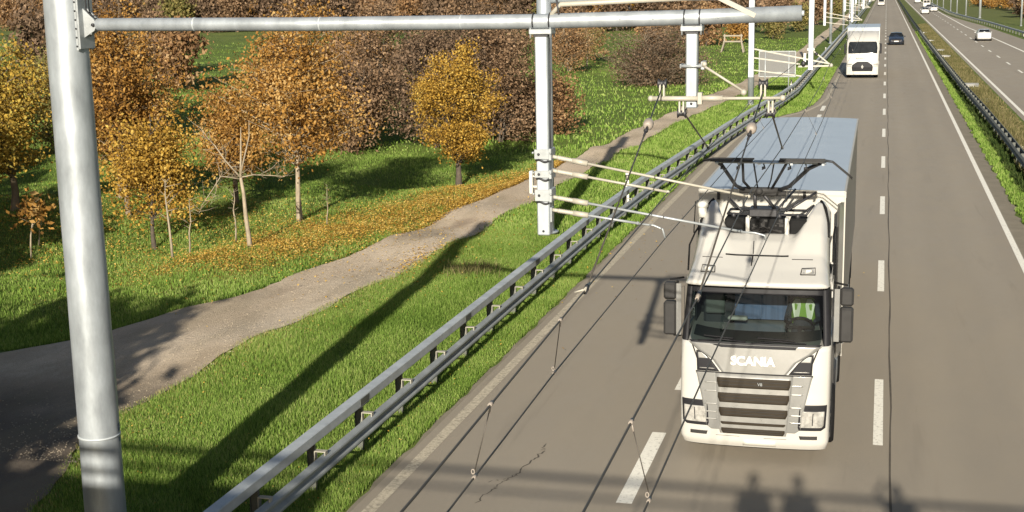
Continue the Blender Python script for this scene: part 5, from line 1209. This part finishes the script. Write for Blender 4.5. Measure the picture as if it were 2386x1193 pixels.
# hills closing the horizon
def hills():
    b = MB(); P = []; r = random.Random(2)
    for j in range(9):
        row = []
        for i in range(90):
            a = -1.5+2.7*i/89; d = 1500+j*330; h = 95*math.sin(PI*min(1, j/5)/2)*(.6+.4*math.sin(i*.21+1)+.15*math.sin(i*.77))-4
            row.append((d*math.sin(a), d*math.cos(a), max(-4, h)))
        P.append(row)
    b.grid(P, True); t = NT('wooded_hills'); n = t.noise(.012, 6, rough=.75)
    return tag(b.build('hills', t.out(t.ramp(n, [(.3, (.045, .04, .02)), (.5, (.10, .075, .035)), (.7, (.16, .10, .04))]), .95, n, .6, 3)), kind='structure')
hills()
def far_wood():
    r = np.random.RandomState(77); n = 60000; x = r.uniform(-900, 320, n); y = 330+np.abs(x)*.10+r.uniform(0, 1, n)**1.5*520; keep = (x < -18-(y-330)*.01) | (x > 46)
    x = x[keep]; y = y[keep]; n = len(x); z = r.uniform(0, 1, n)*(7+3*np.sin(x*.05)+2*np.sin(x*.21+y*.1)); C = np.stack([x, y, z+.5], 1); a = r.normal(size=(n, 3)); c = r.normal(size=(n, 3))
    V = np.stack([C-a*.9, C+c*.7, C+a*.9, C-c*.7], 1).reshape(-1, 3)
    return tag(np_mesh('far_woodland', V, np.arange(4*n).reshape(-1, 4), M['leaf_brown'], None, r.uniform(0, 1, n)), 'far brown woodland merging into one mass along the horizon', 'woodland', kind='stuff')
far_wood()

# ------------------------------------------------------------------ grass
M['grass'] = leaf_mat('grass_blades', [(.09, .155, .028), (.175, .28, .05), (.25, .37, .078), (.37, .43, .14)], .40, .55, .33)
M['grass_dry'] = leaf_mat('dry_grass_blades', [(.07, .075, .028), (.12, .115, .045), (.17, .15, .07), (.23, .19, .10)], .3, .7)
M['grass_dry2'] = leaf_mat('yellowed_blades', [(.16, .17, .04), (.28, .27, .07), (.38, .33, .12), (.44, .38, .18)], .3, .7)
M['litter'] = leaf_mat('fallen_leaves', [(.20, .11, .025), (.39, .23, .042), (.52, .33, .07), (.60, .44, .15)], .1, .7, 1.5)
def blades(name, fn, n, h, w, m, lab, seed=1, lean=.5, tuft=0):
    r = np.random.RandomState(seed); x, y = fn(r, n); n = len(x)
    z = hgt(x, y)-.01; a = r.uniform(0, 2*PI, n); hh = h*r.uniform(.45, 1.25, n)*(1+.35*np.sin(x*1.9+.7*y)*np.sin(y*1.3-x*.6)); ww = w*r.uniform(.6, 1.3, n)
    la = r.uniform(0, 2*PI, n); ll = hh*lean*r.uniform(.1, 1, n)
    B = np.stack([x, y, z], 1); d = np.stack([np.cos(a), np.sin(a), np.zeros(n)], 1)*ww[:, None]; L = np.stack([np.cos(la)*ll, np.sin(la)*ll, hh], 1)
    V = np.stack([B-d*.5, B+d*.5, B+L*.55+d*.38+np.array([0, 0, 1])*0, B+L*np.array([1, 1, .97]), B+L*.55-d*.38], 1).reshape(-1, 3)
    i = np.arange(n)*5; F = np.stack([i, i+1, i+2, i+4], 1); F3 = np.stack([i+4, i+2, i+3, i+3], 1)
    F3 = np.stack([i+4, i+2, i+3], 1)
    # use triangles throughout
    T = np.concatenate([np.stack([i, i+1, i+2], 1), np.stack([i, i+2, i+4], 1), F3]); rn = r.uniform(0, 1, n); RN = np.concatenate([rn]*3)
    return tag(np_mesh(name, V, T, m, None, RN), lab, 'grass', kind='stuff')
pnv = np.vectorize(path_near); pfv = np.vectorize(path_far); rlv = np.vectorize(road_left)
def verge(y0, y1, p=1.0):
    def f(r, n):
        y = y0+(y1-y0)*r.uniform(0, 1, n)**p; a = pnv(y)+.0; b = rlv(y)-.10; e = np.abs(r.normal(size=n))*.12
        x = a+(b-a)*r.uniform(-.03, 1.0, n); edge = r.uniform(0, 1, n) < np.clip((x-a)/.5+.25, 0, 1); return x[edge], y[edge]
    return f
blades('verge_grass_yellowed', lambda r, n: (lambda y: (pnv(y)+np.abs(r.normal(size=n))*.9-.15, y))(15+25*r.uniform(0, 1, n)), 16000, .08, .012, M['grass_dry2'], 'yellowed short grass along the edge of the track', 21)
blades('verge_grass', verge(14, 40, 1.15), 330000, .10, .0095, M['grass'], 'lush green grass of the verge between the track and the slip lane', 1)
blades('verge_grass', verge(40, 130, 1.4), 90000, .13, .03, M['grass'], 'green grass of the verge further along the guardrail', 2)
def meadow(y0, y1, dx, p=1.3):
    def f(r, n):
        y = y0+(y1-y0)*r.uniform(0, 1, n)**p; b = pfv(y)-.05; x = b-dx*r.uniform(0, 1, n)**1.25*(y/35); k = (x > -(y*.80+8)); return x[k], y[k]
    return f
blades('meadow_grass', meadow(24, 60, 20), 280000, .105, .017, M['grass'], 'short green meadow grass around the autumn trees', 3)
blades('meadow_grass', meadow(60, 200, 26, 1.2), 60000, .17, .07, M['grass'], 'green meadow grass further off to the left', 4)
def med(a, b, y0, y1, p=1.3):
    def f(r, n): y = y0+(y1-y0)*r.uniform(0, 1, n)**p; return a+(b-a)*r.uniform(0, 1, n)+.06*np.sin(y*3), y
    return f
blades('median_grass', med(4.42, 5.15, 14, 220), 60000, .16, .04, M['grass'], 'green grass strip left of the median guardrail', 5)
blades('median_dry_grass', med(5.55, 7.2, 14, 260), 56000, .18, .045, M['grass_dry'], 'dry brown grass between the median guardrail and the opposite carriageway', 6)
blades('median_brush', med(5.45, 6.5, 42, 100), 9000, .42, .03, M['grass_dry'], 'brown dead brush behind the median guardrail', 15, .8)
M['ivy'] = leaf_mat('ivy_leaves', [(.012, .022, .008), (.03, .05, .015), (.05, .075, .02), (.07, .09, .03)], .2)
blades('median_ivy', med(4.95, 5.28, 14, 150, 1.2), 22000, .30, .06, M['ivy'], 'dark ivy and weeds at the foot of the median guardrail', 16, .9)
blades('verge_tuft', lambda r, n: (-10.25+r.normal(size=n)*.35, 33.9+r.normal(size=n)*.4), 420, .34, .016, M['grass_dry'], 'dry tuft of long grass on the verge in the mast shadow', 7, .9)
def litter(name, fn, n, s, lab, seed):
    r = np.random.RandomState(seed); x, y = fn(r, n); n = len(x); z = hgt(x, y)+r.uniform(.02, .13, n); C = np.stack([x, y, z], 1); a = r.uniform(0, 6.28, n)
    d = np.stack([np.cos(a), np.sin(a), r.normal(size=n)*.3], 1)*s*r.uniform(.6, 1.3, n)[:, None]*.5; c = np.stack([-np.sin(a), np.cos(a), r.normal(size=n)*.3], 1)*s*.35
    V = np.stack([C-d, C+c, C+d, C-c], 1).reshape(-1, 3); return tag(np_mesh(name, V, np.arange(4*n).reshape(-1, 4), M['litter'], None, r.uniform(0, 1, n)), lab, 'leaves', kind='stuff')
def lit1(r, n):
    y = 32+24*r.uniform(0, 1, n)**.9; cx = -26.0+.28*y; x = cx+r.normal(size=n)*1.3-.5; x = np.minimum(x, pfv(y)+.3*r.uniform(-1, .4, n)); k = r.uniform(0, 1, n) < np.clip((y-31)/3, 0, 1)*(.45+.55*(np.sin(x*2.1+y)*np.sin(y*1.3) > -.4)); return x[k], y[k]
litter('fallen_leaves', lit1, 80000, .055, 'golden fallen leaves scattered on the grass along the track', 8)
litter('fallen_leaves', lambda r, n: (-23+6*r.normal(size=n), 38+4*r.normal(size=n)), 16000, .06, 'sparser fallen leaves under the trees by the big mast', 9)
litter('fallen_leaves', lambda r, n: (-12.1+.35*r.normal(size=n), 35+1.2*r.normal(size=n)), 400, .07, 'reddish leaf patch on the track near its right edge', 10)
litter('verge_weeds', lambda r, n: (lambda y: (rlv(y)-.25-np.abs(r.normal(size=n))*.9, y))(16+30*r.uniform(0, 1, n)**1.3), 900, .03, 'tiny pale seed heads among the grass beside the slip lane', 31)
litter('verge_weeds', lambda r, n: (lambda y: (pnv(y)+.2+np.abs(r.normal(size=n))*1.1, y))(17+22*r.uniform(0, 1, n)), 700, .035, 'tiny pale leaves in the grass beside the track', 32)
# small stones on the track
def stones():
    r = np.random.RandomState(5); n = 2200; y = 18+26*r.uniform(0, 1, n)**1.6; a = pfv(y); b = pnv(y); x = b+.15-np.abs(r.normal(size=n))*1.1; x = np.maximum(x, a+.1); s = r.uniform(.008, .020, n)
    z = hgt(x, y)+.03; C = np.stack([x, y, z], 1); O = np.array([[1, 0, 0], [0, 1, 0], [-1, 0, 0], [0, -1, 0], [0, 0, .8]]); V = (C[:, None]+O[None]*s[:, None, None]*(1+.5*r.uniform(-1, 1, (n, 5, 1)))).reshape(-1, 3)
    i = np.arange(n)*5; T = np.concatenate([np.stack([i+k, i+(k+1) % 4, i+4], 1) for k in range(4)]); return tag(np_mesh('gravel_stones', V, T, mat('pale_stones', (.30, .25, .18), .9, 0, .3, 9), None, None), 'loose pale stones on the track', 'gravel', kind='stuff')
stones()
# tall trees beside the bridge abutment, out of the picture on the left: their shadow lies over the track
tree('autumn_tree', -14.9, 4.6, 'dense tree by the bridge abutment, out of frame, shading the track', 'olive', seed=61, H=8.8, fork=1.2, cen=(-.2, 0, 5.1), rad=(3.1, 3.0, 3.8), ntip=160, leaves=24000, lsize=.45, spread=.45, tr=.2, lobes=.12)
tree('autumn_tree', -21.6, 4.4, 'second dense tree by the bridge abutment, out of frame', 'olive', seed=62, H=9.2, fork=1.4, cen=(0, 0, 5.4), rad=(3.6, 3.3, 3.6), ntip=150, leaves=18000, lsize=.42, spread=.5, tr=.2)
bpy.context.view_layer.update()
